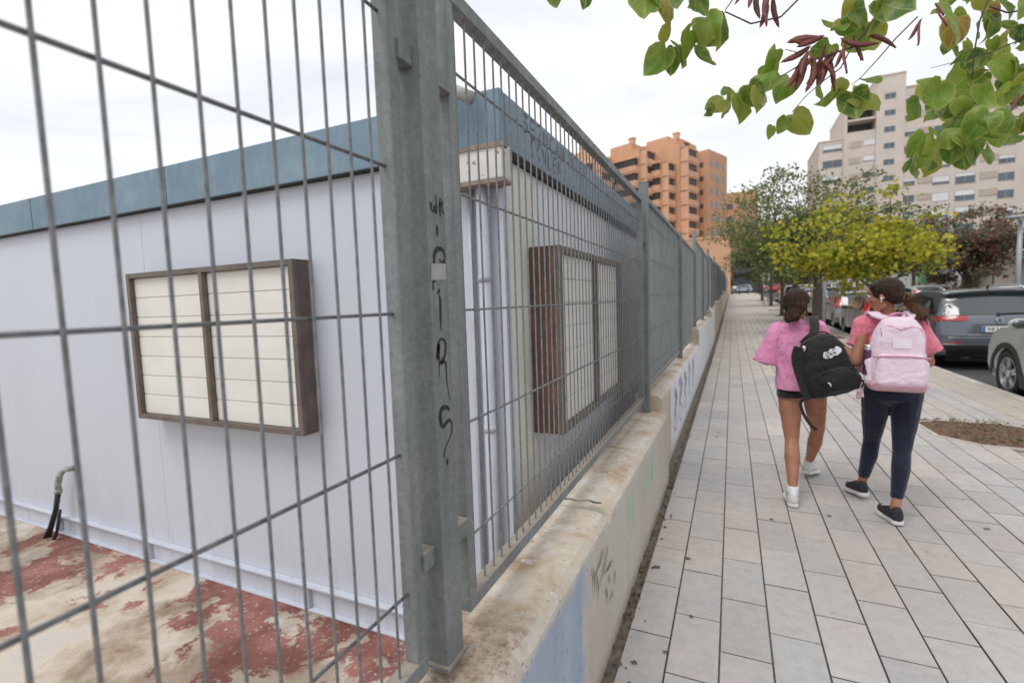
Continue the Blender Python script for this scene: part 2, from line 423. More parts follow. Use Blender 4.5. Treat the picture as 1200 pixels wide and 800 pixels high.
col = t.mix(t.math('MULTIPLY', side, band(-9, 4.1)), col, grey)
blue = t.math('MULTIPLY', t.math('MULTIPLY', side, band(-9, 1.56, .03)), t.n('ShaderNodeMapRange', {'Value': t.math('ADD', Zp, t.math('MULTIPLY', wob, .22)), 'From Min': .555, 'From Max': .585, 'To Min': 1., 'To Max': 0.}).outputs[0])
bcol = t.ramp(t.noise(9, 5, .6, scale=(1, 1, .25)), [(.3, (.27, .35, .46, 1)), (.7, (.36, .44, .54, 1))])
bw = t.ramp(t.noise(34, 4, .7, scale=(1, 1, .3)), [(.28, 0), (.36, 1)])
col = t.mix(t.math('MULTIPLY', t.math('MULTIPLY', blue, bw), .88), col, bcol)
grn = t.math('MULTIPLY', t.math('MULTIPLY', side, t.math('ADD', t.math('MULTIPLY', band(2.85, 3.35, .1), 1), t.math('MULTIPLY', band(2.3, 2.55, .08), .6))), t.ramp(t.noise(20, 3, .5, scale=(1, 1, .16)), [(.42, 0), (.62, .85)]))
gz = t.math('MULTIPLY', t.n('ShaderNodeMapRange', {'Value': Zp, 'From Min': .28, 'From Max': .36}).outputs[0], t.n('ShaderNodeMapRange', {'Value': Zp, 'From Min': .50, 'From Max': .54, 'To Min': 1., 'To Max': 0.}).outputs[0])
col = t.mix(t.math('MULTIPLY', grn, gz), col, (.22, .46, .30, 1))
wht = t.math('MULTIPLY', side, t.ramp(t.math('ADD', Yp, t.math('MULTIPLY', wob, .1)), [(0, 0), (1, 0)]))
whm = t.math('MULTIPLY', side, t.n('ShaderNodeMapRange', {'Value': t.math('ADD', Yp, t.math('MULTIPLY', wob, .12)), 'From Min': 4.68, 'From Max': 4.70}).outputs[0])
whf = t.n('ShaderNodeMapRange', {'Value': Yp, 'From Min': 17., 'From Max': 17.2, 'To Min': 1., 'To Max': 0.}).outputs[0]
whm = t.math('MULTIPLY', t.math('MULTIPLY', whm, whf), t.ramp(t.noise(11, 5, .7), [(.22, .3), (.36, .95)]))
col = t.mix(whm, col, t.ramp(t.noise(3, 4, scale=(1, 1, .3)), [(.3, (.60, .62, .66, 1)), (.7, (.70, .71, .74, 1))]))
pores = t.ramp(t.noise(95, 2, .5, scale=(1, .6, 1)), [(.665, 0), (.70, .8)])
col = t.mix(t.math('MULTIPLY', pores, t.ramp(t.noise(4, 3), [(.4, .1), (.6, 1)])), col, (.16, .12, .09, 1))
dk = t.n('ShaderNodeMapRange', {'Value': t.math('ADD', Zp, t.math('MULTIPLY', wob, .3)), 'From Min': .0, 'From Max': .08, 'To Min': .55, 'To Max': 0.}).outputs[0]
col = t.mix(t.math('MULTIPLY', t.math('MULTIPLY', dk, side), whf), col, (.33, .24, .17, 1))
t.set(col=col, rough=.9); t.bump(t.math('ADD', t.noise(42, 6, .68), t.math('MULTIPLY', pores, -.5)), .55, .008); M['wall'] = t.m
WALL = thing('retaining_wall', (-.6, 1, 0), 'low stained concrete wall with paint patches, stepping up the street under the fence', 'low wall')
def wall_seg(y0, y1, ztop0, ztop1, x1, x0, label, cham=.03, step=.025, first=False):
    b = MB(); ys = []; y = y0; rr = random.Random(int(y0*10))
    while y < y1-.001: ys.append(y); y += step
    if first: ys = sorted([q for q in ys if abs(q-1.97) > .012]+[1.961, 1.966, 1.974, 1.979])
    ys.append(y1); rings = []
    for y in ys:
        f = (y-y0)/(y1-y0); zt = ztop0+(ztop1-ztop0)*f
        nzv = noise.noise(Vector((0, y*9, 1)))*.006+noise.noise(Vector((0, y*31, 7)))*.005+noise.noise(Vector((0, y*80, 3)))*.003
        zt += noise.noise(Vector((3, y*3, 1)))*.004
        c = cham*(1+.35*noise.noise(Vector((0, y*5, 5))))
        dip = 0
        if first and abs(y-1.97) < .012: dip = .022; zt -= .02; c *= 1.1
        rings.append(b.add([(x0, y, -.45), (x0, y, zt), (x1-c*1.8, y, zt-dip+nzv*.5), (x1-c*.9+nzv, y, zt-c*.28-dip), (x1-c*.1+nzv, y, zt-c-dip), (x1+nzv*.3, y, zt-c*1.5), (x1+nzv*.3, y, zt*.5), (x1, y, -.02)], []))
    k = 8
    for i in range(len(rings)-1):
        for j in range(k-1): b.f.append((rings[i]+j, rings[i]+j+1, rings[i+1]+j+1, rings[i+1]+j)); b.mi.append(0)
    b.f.append(tuple(rings[0]+j for j in range(k))); b.mi.append(0); b.f.append(tuple(rings[-1]+j for j in reversed(range(k)))); b.mi.append(0)
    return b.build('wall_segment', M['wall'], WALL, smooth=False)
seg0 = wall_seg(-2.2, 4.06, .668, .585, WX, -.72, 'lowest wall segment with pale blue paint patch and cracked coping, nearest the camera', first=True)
WSEG = [(4.06, 8.95, .70, .68, 'wall segment one step up with white paint and purple tag'),
        (8.95, 14.5, .95, .93, 'third wall segment along the pavement, painted plain white'),
        (14.5, 20.0, 1.10, 1.10, 'fourth wall segment where the white paint stops'),
        (20.0, 28.3, 1.28, 1.28, 'fifth wall segment, bare beige concrete'),
        (28.3, 39.4, 1.5, 1.5, 'sixth wall segment, long and beige, far up the street'),
        (39.4, 56.0, 1.85, 1.85, 'seventh wall segment, second to last before the orange block'),
        (56.0, 84.0, 2.35, 2.35, 'last wall segment, ending at the orange block')]
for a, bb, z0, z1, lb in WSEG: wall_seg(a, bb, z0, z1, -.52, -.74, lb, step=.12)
M['ink'] = mat('black_marker', (.012, .012, .014), .6, 0, .3, 30)
M['ink2'] = mat('thin_dark_spray', (.06, .055, .06), .8, 0, .3, 30)
M['purple'] = mat('faded_purple_spray', (.46, .43, .62), .8, 0, .2, 30)
def stroke(b, pts, wd, nrm=(1, 0, 0), off=.0008, taper=True):
    P = [Vector(p) for p in pts]; Q = []
    for i in range(len(P)-1):                 # smooth subdivision
        p0, p1, p2, p3 = P[max(i-1, 0)], P[i], P[i+1], P[min(i+2, len(P)-1)]
        for k in range(5):
            u = k/5; Q.append(.5*((2*p1)+(p2-p0)*u+(2*p0-5*p1+4*p2-p3)*u*u+(3*p1-p0-3*p2+p3)*u**3))
    Q.append(P[-1]); n = Vector(nrm).normalized(); L = []; R = []
    for i, q in enumerate(Q):
        d = (Q[min(i+1, len(Q)-1)]-Q[max(i-1, 0)]).normalized(); s_ = d.cross(n)
        f = i/(len(Q)-1); ww = wd*(.8+.3*math.sin(f*7+wd*900)) * (1-(.55*f if taper else 0))
        L.append(q+s_*ww/2+n*off); R.append(q-s_*ww/2+n*off)
    m = len(Q); b.add(L+R, [(i, i+1, m+i+1, m+i) for i in range(m-1)])
b = MB(); stroke(b, [(-.70, 1.95, .6395), (-.64, 1.962, .6395), (-.60, 1.955, .640), (-.56, 1.972, .640), (-.53, 1.962, .6395), (-.505, 1.975, .636)], .016, nrm=(0, 0, 1), off=.004, taper=False); b.build('crack', M['ink2'], seg0)
# black drips on the wall face
b = MB()
for (x, y, x2, y2) in ((706, 643, 695, 676), (711, 640, 700, 690), (716, 655, 707, 672), (713, 672, 711, 684), (719, 668, 718, 682), (697, 668, 700, 706), (693, 664, 695, 700), (709, 688, 710, 708), (716, 690, 713, 704)):
    stroke(b, [atX(x, y, WX), atX((x+x2)/2+1, (y+y2)/2, WX), atX(x2, y2, WX)], .012, off=.006)
b.build('graffiti', M['ink2'], seg0)
b = MB()
for (y, z, h_, s_) in ((5.0, .56, .4, .22), (5.5, .60, .46, .3), (6.1, .58, .42, .25), (6.7, .60, .4, .22), (7.4, .58, .38, .2)):
    q = lambda u, v: (-.52, y+u*s_, z-v*h_)
    stroke(b, [q(0, .1), q(.5, 0), q(.9, .3), q(.1, .5), q(.9, .75), q(.5, 1), q(-.1, .8), q(.3, .3), q(1.3, .2)], .05, off=.006)
    stroke(b, [q(.6, 0), q(.65, .5), q(1, .9)], .035, off=.006)
sg1 = [o for o in sc.objects if o.name == 'wall_segment.001'][0]
b.build('graffiti', M['purple'], sg1)
# ---------------------------------------------------------------- fence
R35 = .0030
WZ = [2.09, 1.787, 1.485, 1.183, .871]
FENCE = thing('metal_fence', (-.645, .9, .66), 'galvanised steel mesh fence of wire panels and square posts standing on the low wall', 'fence')
def fence_panel(y0, y1, z0, z1, label, bars=True, xf=(-.665, -.625), far=False, ends=True):
    b = MB(); t_ = .038; e = .035
    b.box((xf[0], y0, z1-t_), (xf[1], y1, z1)); b.box((xf[0], y0, z0), (xf[1], y1, z0+t_))
    b.box((xf[0]+.0015, y0, z0+t_), (xf[1]-.0015, y0+e, z1-t_)); b.box((xf[0]+.0015, y1-e, z0+t_), (xf[1]-.0015, y1, z1-t_))
    th = b.build('mesh_panel', M['galv'], FENCE, bevel=.0025 if not far else 0)
    sp = .056 if not far else .056
    b = MB(); n = 6 if not far else 4
    ys = []
    y = y0+e+.022
    if y0 < 0:
        y = .7779
        while y > y0+e+.02: ys.append(y); y -= .0563
        ys.append(.8185-.0) if False else None
    else:
        while y < y1-e-.01: ys.append(y); y += sp
    for y in ys: 
        dx = random.uniform(-.0008, .0008)
        b.tube([(-.6405+dx, y, z0+t_-.012), (-.6405-dx, y+random.uniform(-.001, .001), z1-t_+.012)], R35, n, cap=False)
    b.build('upright_wires', M['wire'] if y0 < 3.9 else M['wirefar'], th, smooth=True)
    b = MB()
    nw = 5
    for k in range(nw):
        z = (WZ[k]) if abs(z1-2.275) < .02 else z1-.185-.304*k
        b.tube([(-.648, y0+e-.008, z), (-.648, y1-e+.008, z)], R35+.0007, n if not far else 4)
        if not far:
            for yy in (y0+e-.006, y1-e+.006): b.ell((-.648, yy, z), (.008, .006, .008), nu=8, nv=6)
    b.build('cross_wires', M['wire'] if not far else M['galv'], th, smooth=True)
    return th
def bracket(b, y0, y1, z): b.box((-.657, y0, z-.02), (-.618, y1, z+.022))
def post(y, zb, zt, label, far=False, wd=.072):
    b = MB(); b.box((-.666, y, zb), (-.598, y+wd, zt)); th = b.build('post', M['galv'], FENCE, bevel=.004 if not far else 0)
    b = MB(); b.box((-.668, y-.002, zt), (-.596, y+wd+.002, zt+.006)); b.build('post_cap', M['galv'], th)
    if not far:
        b = MB(); b.box((-.675, y-.010, zb-.004), (-.590, y+wd+.008, zb+.004)); b.build('base_plate', M['galv'], th)
        for z in (zb+.27, zb+1.365):
            b = MB(); bracket(b, y-.045, y-.0005, z); b.build('bracket', M['galv'], th, bevel=.002)
            b = MB(); bracket(b, y+wd+.0005, y+wd+.085 if y < 2 else y+wd+.02, z); b.build('bracket', M['galv'], th, bevel=.002)
    return th
fence_panel(-1.9, .862, .675, 2.275, 'nearest fence panel filling the left of the view in front of the cabin end wall')
fence_panel(1.058, 3.87, .69, 2.275, 'second fence panel right of the scribbled post, in front of the cabin side wall')
p0 = post(.90, .66, 2.9, 'big near galvanised post with black handwritten letters running down it')
def zwire(x, y): return atX(x, y, -.598)
GA = lambda x, y: zwire(500+x/4.45, 220+y/4.444)
GB = lambda x, y: zwire(500+x/4.7, 390+y/4.7)
b = MB()
for pts, wd in (([GA(20, 75), GA(25, 110), GA(36, 125), GA(40, 95), GA(44, 122), GA(50, 125), GA(48, 35)], .0048),
        ([GA(70, 55), GA(66, 95), GA(72, 150)], .005), ([GA(66, 95), GA(82, 75), GA(78, 110), GA(92, 138)], .0045),
        ([GA(52, 195), GA(56, 255)], .006),
        ([GA(38, 395), GA(40, 345), GA(58, 318), GA(84, 325), GA(94, 360), GA(84, 392), GA(66, 372)], .0065), ([GA(84, 380), GA(98, 400), GA(97, 450)], .005),
        ([GA(35, 530), GA(32, 490), GA(46, 489)], .005), ([GA(58, 535), GA(66, 545)], .012),
        ([GA(64, 560), GA(70, 590), GA(72, 690), GA(76, 745)], .0058),
        ([GB(60, 150), GB(66, 60), GB(70, 240)], .006), ([GB(56, 140), GB(62, 60), GB(84, 32), GB(104, 60), GB(98, 130), GB(76, 165), GB(104, 165), GB(110, 260), GB(126, 368)], .0055),
        ([GB(124, 425), GB(112, 410), GB(84, 415), GB(74, 460), GB(88, 515), GB(120, 480), GB(138, 500), GB(132, 560), GB(104, 630), GB(94, 685)], .0065),
        ([GB(112, 692), GB(113, 732)], .006)):
    stroke(b, pts, wd*2.0)
b.build('graffiti', M['ink'], p0)
M['tape'] = mat('grey_tape', (.33, .34, .33), .7, 0, .15, 30)
b = MB(); b.add([GA(22, 395), GA(100, 395), GA(98, 480), GA(20, 480)], [(0, 1, 2, 3)]); 
for i in range(len(b.v)): b.v[i] = b.v[i]+Vector((.0012, 0, 0))
b.build('sticker_remnant', M['tape'], p0)
PY = [4.0+2.75*k for k in range(29)]
tops = {0: 2.40}
def ftop(y):
    for a, bb, z0, z1, lb in WSEG:
        if a <= y < bb: return z0, z0+1.60
    return .6, 2.275
ordn = ['third', 'fourth', 'fifth', 'sixth', 'seventh', 'eighth', 'ninth', 'tenth', 'eleventh', 'twelfth', 'thirteenth', 'fourteenth', 'fifteenth', 'sixteenth', 'seventeenth', 'eighteenth', 'nineteenth', 'twentieth']
seg_of = lambda y: [i for i, s in enumerate(WSEG) if s[0] <= y < s[1]][0]
segn = ['purple-tagged', 'all-white', 'fourth', 'fifth', 'sixth', 'seventh', 'last']
def far_panel(y0, y1, z0, z1, lb, near):
    th = fence_panel(y0, y1, z0+.06, z1, lb, far=not near)
    b = MB(); b.box((-.661, y0+.03, z0+.09), (-.657, y1-.03, z1-.03)); b.build('backing_sheet', M['mesh_sheet'], th)
    return th
PL = {}
post(3.93, .585, 2.39, 'second tall fence post, at the first step of the low wall', wd=.07)
for k in range(18):
    y = PY[k]
    z0, z1 = ftop((y+.8) if k else 4.3)
    z1 = z0+1.62
    if k: post(y, min(z0, ftop(y+.01)[0])-.01, z1+(.11 if k % 2 == 0 else .02), '%s fence post along the wall, on the %s wall segment' % (ordn[k] if k < 18 else '', segn[seg_of(y)]), far=True, wd=.06)
    far_panel(y+.075, y+2.745, z0, z1, '%s fence panel from the camera, backed with grey sheet' % ordn[k], k < 2)
# remaining run to the orange block
yy = PY[18]
b = MB()
while yy < 83: 
    z0 = ftop(yy+.1)[0]; b.box((-.66, yy, z0+.05), (-.64, min(yy+2.7, 84), z0+1.62)); b.box((-.67, yy-.03, z0), (-.61, yy+.03, z0+1.66)); yy += 2.75
b.build('mesh_panel', M['mesh_sheet'], FENCE)
# ---------------------------------------------------------------- portable cabin
CY, CX = 2.05, -.949
FT, FB = 2.44, 2.195
t = NT('cabin_white'); t.world = True
t.set(col=t.mix(t.ramp(t.noise(1.4, 5, .6, scale=(1, 1, .3)), [(.35, 0), (.75, .5)]), (.53, .56, .63, 1), (.46, .485, .55, 1)), rough=.42, spec=.4)
t.bump(t.noise(1.6, 3), .12, .01)
zc = t.n('ShaderNodeSeparateXYZ', {'Vector': t.n('ShaderNodeNewGeometry').outputs['Position']}).outputs[2]
low = t.n('ShaderNodeMapRange', {'Value': zc, 'From Min': -.3, 'From Max': .25, 'To Min': 1., 'To Max': 0.}).outputs[0]
cc_ = t.b.inputs['Base Color'].links[0].from_socket
dirt = t.math('MULTIPLY', t.math('ADD', t.math('MULTIPLY', low, .45), .03), t.ramp(t.noise(16, 6, .68, scale=(1, 1, .22)), [(.5, 0), (.72, 1)]))
t.set(col=t.mix(dirt, cc_, (.34, .32, .29, 1))); M['cabin'] = t.m
t = NT('cabin_fascia'); t.world = True
f1 = t.ramp(t.noise(1.8, 6, .62, scale=(1, 1, 1.4)), [(.3, (.115, .19, .25, 1)), (.6, (.165, .245, .305, 1)), (.8, (.24, .32, .37, 1))])
f1 = t.mix(t.ramp(t.noise(22, 5, .7, scale=(1, 1, .25)), [(.52, 0), (.74, .45)]), f1, (.30, .36, .38, 1))
t.set(col=f1, rough=.5, metal=.15); t.bump(t.noise(2.4, 4), .35, .02); M['fascia'] = t.m
t = NT('cabin_side_panel'); t.world = True
t.set(col=t.mix(t.ramp(t.noise(3, 5, .6, scale=(1, 1, .15)), [(.35, 0), (.75, .6)]), (.74, .77, .81, 1), (.62, .64, .67, 1)), rough=.55); M['cside'] = t.m
M['cbeige'] = mat('beige_panel', (.66, .65, .60), .6, 0, .1, 3, .2, 120, world=True)
M['dark'] = mat('dark_gap', (.02, .02, .02), .9)
M['brown'] = mat('brown_frame', (.125, .10, .082), .5, 0, .25, 12, .1)
t = NT('rusty_brown'); t.world = True
t.set(col=t.mix(t.ramp(t.noise(22, 6, .7, scale=(1, 1, .35)), [(.42, 0), (.62, 1)]), (.085, .052, .042, 1), t.ramp(t.noise(9, 5), [(.3, (.13, .05, .028, 1)), (.7, (.2, .10, .065, 1))])), rough=.7); M['rusty'] = t.m
t = NT('blind_slats'); t.world = True
t.set(col=t.ramp(t.noise(4, 4), [(.3, (.66, .645, .60, 1)), (.7, (.72, .705, .665, 1))]), rough=.55); M['slat'] = t.m
M['slatgap'] = mat('slat_gap', (.35, .28, .18), .8)
M['pipe'] = mat('grey_lilac_pipe', (.40, .42, .47), .5, 0, .12, 5)
cab = thing('portable_cabin', (CX-3, CY+2.5, -.3), 'white portable site cabin with blue-grey metal roof band behind the fence', 'cabin')
XL = -9.0; YB = 5.9
b = MB(); b.box((XL, CY, -.14), (CX, CY+.05, FB+.02)); b.build('end_wall', M['cabin'], cab)
b = MB()
for x in (-2.22+.05, -1.12, -3.3-.4): b.box((x-.001, CY-.0012, -.1), (x+.001, CY+.001, FB-.02))
b.build('panel_joint', mat('joint_grey', (.5, .5, .55), .6), cab)  # thin grey strips along the panel joints
# side wall: beige corner panel and ribbed white panels
b = MB(); b.box((CX-.05, CY+.052, -.14), (CX-.004, CY+.35, FB+.02)); b.build('corner_panel', M['cbeige'], cab)
b = MB(); y = CY+.355
while y < YB: b.box((CX-.05, y, -.14), (CX-.010, min(y+.86, YB), FB+.02)); b.box((CX-.05, y+.05, -.14), (CX-.006, y+.07, FB)); b.box((CX-.05, y+.45, -.14), (CX-.006, y+.47, FB)); y += .865
b.build('side_wall', M['cside'], cab, bevel=.002)
b = MB(); b.box((XL+.02, YB-.05, -.14), (CX-.06, YB, FB)); b.box((XL, CY+.06, -.14), (XL+.05, YB-.06, FB)); b.build('rear_wall', M['cside'], cab)
# base beam: channel with upper flange, web set back, feet
b = MB()
b.box((XL, CY-.045, -.155), (CX+.01, CY+.02, -.142)); b.box((XL, CY-.012, -.30), (CX, CY+.02, -.157)); b.box((XL, CY-.045, -.298), (CX+.01, CY-.0125, -.288))
for x in (-5.15, -3.9, -2.32, -1.3): b.box((x, CY-.04, -.287), (x+.012, CY-.0125, -.157)); 
b.build('base_beam', M['cabin'], cab, bevel=.002)
b = MB(); b.box((CX-.03, CY+.03, -.30), (CX, YB, -.145)); b.build('side_beam', M['cabin'], cab)
# roof band
b = MB()
b.box((XL-.03, CY-.055, FB), (CX+.02, CY-.002, FT)); b.box((CX-.03, CY-.0005, FB+.001), (CX+.0215, YB+.03, FT-.004))
fo = b.build('fascia', M['fascia'], cab, bevel=.006)
b = MB(); b.box((XL, CY-.050, FB-.006), (CX+.02, CY-.004, FB-.0005)); b.box((CX-.02, CY, FB-.035), (CX+.017, YB, FB-.001)); b.build('drip_edge', M['dark'], cab)
b = MB(); b.box((XL, CY-.01, FT-.03), (CX-.01, YB, FT-.012)); b.build('roof', M['fascia'], cab)
b = MB()
for i in range(60): pass
rr = random.Random(5)
tw = []
for x in (-5.0, -3.3): b.box((x, CY-.0565, FB+.002), (x+.004, CY-.0552, FT-.002))
b.build('fascia_seam', M['dark'], cab)
# fascia handwriting on the side band (facing the street)
FX = CX+.0225
def FP(x, y): return atX(590+x/6.154, 110+y/6.154, FX)
L1 = {'S': [[(.9, .9), (.3, 1), (.1, .75), (.8, .45), (.7, .1), (.1, 0)]], 'E': [[(.9, 1), (.2, .95), (.2, .05), (.9, 0)], [(.2, .5), (.8, .5)]],
      'Z': [[(.1, 1), (.9, 1), (.2, 0), (.9, 0)]], 'N': [[(.1, 0), (.15, 1), (.8, 0), (.85, 1)]], 'C': [[(.9, .9), (.4, 1), (.1, .5), (.4, 0), (.9, .1)]],
      'A': [[(.05, 0), (.5, 1), (.95, 0)], [(.25, .4), (.75, .4)]], 'T': [[(0, 1), (1, 1)], [(.5, 1), (.5, 0)]], 'R': [[(.15, 0), (.15, 1), (.8, .8), (.2, .5), (.9, 0)]],
      'I': [[(.5, 1), (.5, 0)], [(.2, 0), (.8, 0)], [(.2, 1), (.8, 1)]], 'K': [[(.15, 1), (.15, 0)], [(.85, 1), (.2, .5), (.9, 0)]], 'J': [[(.3, 1), (.8, 1), (.7, .1), (.2, .1)]], 'L': [[(.2, 1), (.2, 0), (.8, 0)]],
      'V': [[(.1, 1), (.45, 0), (.9, 1)]], 'Y': [[(.1, 1), (.5, .5), (.9, 1)], [(.5, .5), (.5, 0)]]}
b = MB()
def word(w_, y0, zt, h_, cw, wd):
    y = y0
    for ch in w_:
        if ch != ' ':
            for s_ in L1[ch]: stroke(b, [(FX, y+u*cw*.75, zt-h_+v*h_) for u, v in s_], wd, taper=False)
        y += cw
word('SEZNCAN', 2.25, 2.415, .085, .095, .009); word('ETER', 3.02, 2.42, .075, .095, .008)
word('IKNLEN', 2.33, 2.312, .075, .088, .007); word('J', 3.2, 2.315, .07, .09, .008)
b.build('graffiti', M['ink2'], cab)
# drain box, downpipes near the corner
M['cream'] = mat('cream_box', (.62, .6, .57), .6, 0, .1, 6, spots=(30, .62, (.3, .17, .1, 1)))
b = MB(); b.box((-1.19, CY-.10, 2.04), (-.905, CY-.004, FB-.002)); b.build('drain_box', M['cream'], cab, bevel=.008)
b = MB(); b.box((-1.2, CY-.108, FB-.022), (-.895, CY-.0565, FB-.002)); b.box((-1.2, CY-.105, 2.025), (-.90, CY-.004, 2.038)); b.build('drain_box_rim', mat('worn_edge', (.25, .19, .15), .8, 0, .4, 20), cab)
b = MB(); b.tube([(-1.035, CY-.05, 2.03), (-1.035, CY-.05, -.05), (-1.035, CY-.09, -.16)], .028, 14)
for z in (1.6, .9, .2): b.tube([(-1.035, CY-.05, z), (-1.035, CY-.05, z+.03)], .031, 14)
b.build('downpipe', M['pipe'], cab, smooth=True)
b = MB(); b.tube([(-1.115, CY-.022, 2.03), (-1.115, CY-.022, -.1)], .014, 10); b.build('cable_duct', M['pipe'], cab, smooth=True)
b = MB(); b.box((-1.0+.02, CY-.012, -.14), (CX, CY-.001, 2.02)); b.build('corner_trim', M['cabin'], cab, bevel=.003)
b = MB(); b.tube([(-1.185, CY-.13, FT-.02), (-1.10, CY-.13, FT-.015), (-1.03, CY-.11, FT-.05)], .028, 10); b.build('elbow_pipe', mat('grey_pipe', (.35, .35, .34), .7), cab, smooth=True)
# projecting window boxes with blinds
def window_box(P, U, N, W, H, D, ns=8, label=None, sm=None):
    """P lower outer-left corner on the wall, U along, N outward"""
    P = Vector(P); U = Vector(U); N = Vector(N); Z = Vector((0, 0, 1))
    wb = MB()
    def bx(b, u0, u1, n0, n1, z0, z1):
        vs = [P+U*u+N*n+Z*z for z in (z0, z1) for u, n in ((u0, n0), (u1, n0), (u1, n1), (u0, n1))]
        b.add(vs, [(0, 3, 2, 1), (4, 5, 6, 7), (0, 1, 5, 4), (1, 2, 6, 5), (2, 3, 7, 6), (3, 0, 4, 7)])
    for a in ((0, .012, 0, D-.03, .012, H-.012), (W-.012, W, 0, D-.03, .012, H-.012), (0, W, 0, D-.03, 0, .011), (0, W, 0, D-.03, H-.011, H)): bx(wb, *a)
    root = wb.build('window_box', sm or M['rusty'], cab)
    if label: root['label'] = label
    f = MB(); e = .032
    for a in ((-.004, e, D-.029, D, 0, H), (W-e, W+.004, D-.029, D, 0, H), (e, W-e, D-.029, D-.0005, 0, e), (e, W-e, D-.029, D-.0005, H-e, H), (W/2-.016, W/2+.016, D-.028, D+.004, e, H-e)): bx(f, *a)
    o = f.build('window_frame', M['brown'], root, bevel=.002); 
    s_ = MB(); n = ns; hh = (H-2*e)/n
    for k in range(n):
        for u0, u1 in ((e, W/2-.016), (W/2+.016, W-e)):
            z0 = e+k*hh; bow = .002
            vs = [P+U*u+N*(D-.03+nn)+Z*z for u in (u0, u1) for nn, z in ((-.006, z0+.0015), (-.0015, z0+.004), (-.0005, z0+hh*.5), (-.0012, z0+hh-.004), (-.006, z0+hh-.001))]
            s_.add(vs, [(i, i+1, i+6, i+5) for i in range(4)])
    s_.build('blind', M['slat'], root, smooth=False)
    g = MB(); bx(g, .012, W-.012, D-.041, D-.037, .012, H-.012); g.build('backing', M['slatgap'], root)
    return root
window_box((-3.67, CY-.001, .805), (1, 0, 0), (0, -1, 0), 1.52, .97, .135, 7, 'closed blind box on the end wall, brown frame', mat('brown_box_side', (.115, .085, .075), .6, 0, .3, 9, spots=(16, .66, (.17, .085, .05, 1))))
window_box((CX+.001, 2.34, .815), (0, 1, 0), (1, 0, 0), 1.46, .965, .165, 7, 'closed blind box on the side wall with rusty deep side')
# conduit coming out of the ground
cd = thing('cable_conduit', (-5.1, 1.95, -.3), 'black and grey cable conduit rising from the red concrete to the cabin wall', 'conduit')
b = MB(); b.tube([(-5.16, 1.93, -.31), (-5.10, 1.945, -.2), (-5.03, 1.96, -.05), (-4.99, 1.97, .1)], [.026, .02, .018, .02], 10); b.build('black_tube', M['black'], cd, smooth=True)
b = MB(); b.tube([(-4.99, 1.97, .08), (-4.985, 1.97, .16), (-4.95, 1.975, .24), (-4.91, 1.99, .28), (-4.88, 2.04, .28)], .023, 10); b.ell((-4.99, 1.97, .1), (.03, .03, .02)); b.build('grey_elbow', mat('pale_conduit', (.30, .32, .28), .7, 0, .5, 25), cd, smooth=True)
b = MB(); b.tube([(-5.05, 1.93, -.31), (-5.0, 1.94, -.22), (-4.97, 1.96, -.05)], .012, 8); b.build('cable', M['black'], cd, smooth=True)
# small roof peeping over at far left
M['shed'] = mat('shed_panel', (.5, .5, .47), .7, 0, .15, 1)
sh = thing('shed', (-26, 18, -.3), 'low pale roof just visible past the far end of the cabin', 'shed')
b = MB(); b.box((-32, 14, -.3), (-17.6, 22, 3.95)); b.build('wall', M['shed'], sh)
b = MB(); b.box((-32.2, 13.7, 4.0), (-17.2, 22.2, 4.16)); b.box((-32.2, 13.8, 4.22), (-18.0, 22.2, 4.5)); b.build('roof', mat('shed_roof', (.55, .56, .55), .5), sh)
# ---------------------------------------------------------------- beige apartment tower
t = NT('beige_render'); t.world = True
g = t.n('ShaderNodeTexBrick', {'Vector': t.pos((1, 1, 1)), 'Color1': (.57, .50, .445, 1), 'Color2': (.545, .475, .42, 1), 'Mortar': (.48, .41, .355, 1), 'Scale': 1., 'Mortar Size': .012, 'Brick Width': .9, 'Row Height': .45})
cmb = t.n('ShaderNodeSeparateXYZ', {'Vector': t.pos()}); vv = t.n('ShaderNodeCombineXYZ', {'X': cmb.outputs[0], 'Y': cmb.outputs[2], 'Z': 0.}).outputs[0]
t.t.links.new(vv, g.inputs['Vector'])
t.set(col=t.mix(1, g.outputs[0], t.ramp(t.noise(.35, 5), [(.3, (.93, .93, .93, 1)), (.7, (1.05, 1.05, 1.05, 1))]), 'MULTIPLY'), rough=.9); M['beige'] = t.m
k_ = 111/85; BY = 111.0
def bz(z): return 1.5+(z-1.5)*k_
bl = thing('apartment_tower', (35, BY+8, 1.9), 'tall beige apartment block with stepped roof line and small windows', 'apartment block')
BX = lambda x: x*k_
holes = []
b = MB()
D = 16
# masses (front faces at BY): left low block, terrace block, lift tower, main slab
b.box((BX(11.5), BY+.6, 1.5), (BX(14.62), BY+D, bz(23.2)))
b.box((BX(14.62), BY+.3, 1.5), (BX(18.25), BY+D, bz(24.0)))
b.box((BX(14.62), BY+3.2, bz(24.0)), (BX(18.25), BY+D, bz(27.6)))
b.box((BX(18.25), BY, 1.5), (BX(21.48), BY+D, bz(30.85)))
b.box((BX(21.48), BY+.25, 1.5), (BX(48), BY+D, bz(28.9)))
b.build('wall', M['beige'], bl)
b = MB()
b.box((BX(11.45), BY+.5, bz(23.2)), (BX(14.6), BY+D, bz(23.2)+.25)); b.box((BX(18.2), BY-.1, bz(30.85)), (BX(21.5), BY+D, bz(30.85)+.25)); b.box((BX(21.5), BY+.1, bz(28.9)), (BX(48), BY+D, bz(28.9)+.22))
b.box((BX(14.6), BY+.1, bz(27.6)), (BX(18.2), BY+D, bz(27.6)+.5)); b.box((BX(14.55), BY+.2, 1.5), (BX(14.9), BY+3, bz(27.6)))
b.box((BX(14.92), BY+.1, bz(25.45)), (BX(18.2), BY+3, bz(25.45)+.35))
b.build('parapet', M['beige'], bl)
b = MB()
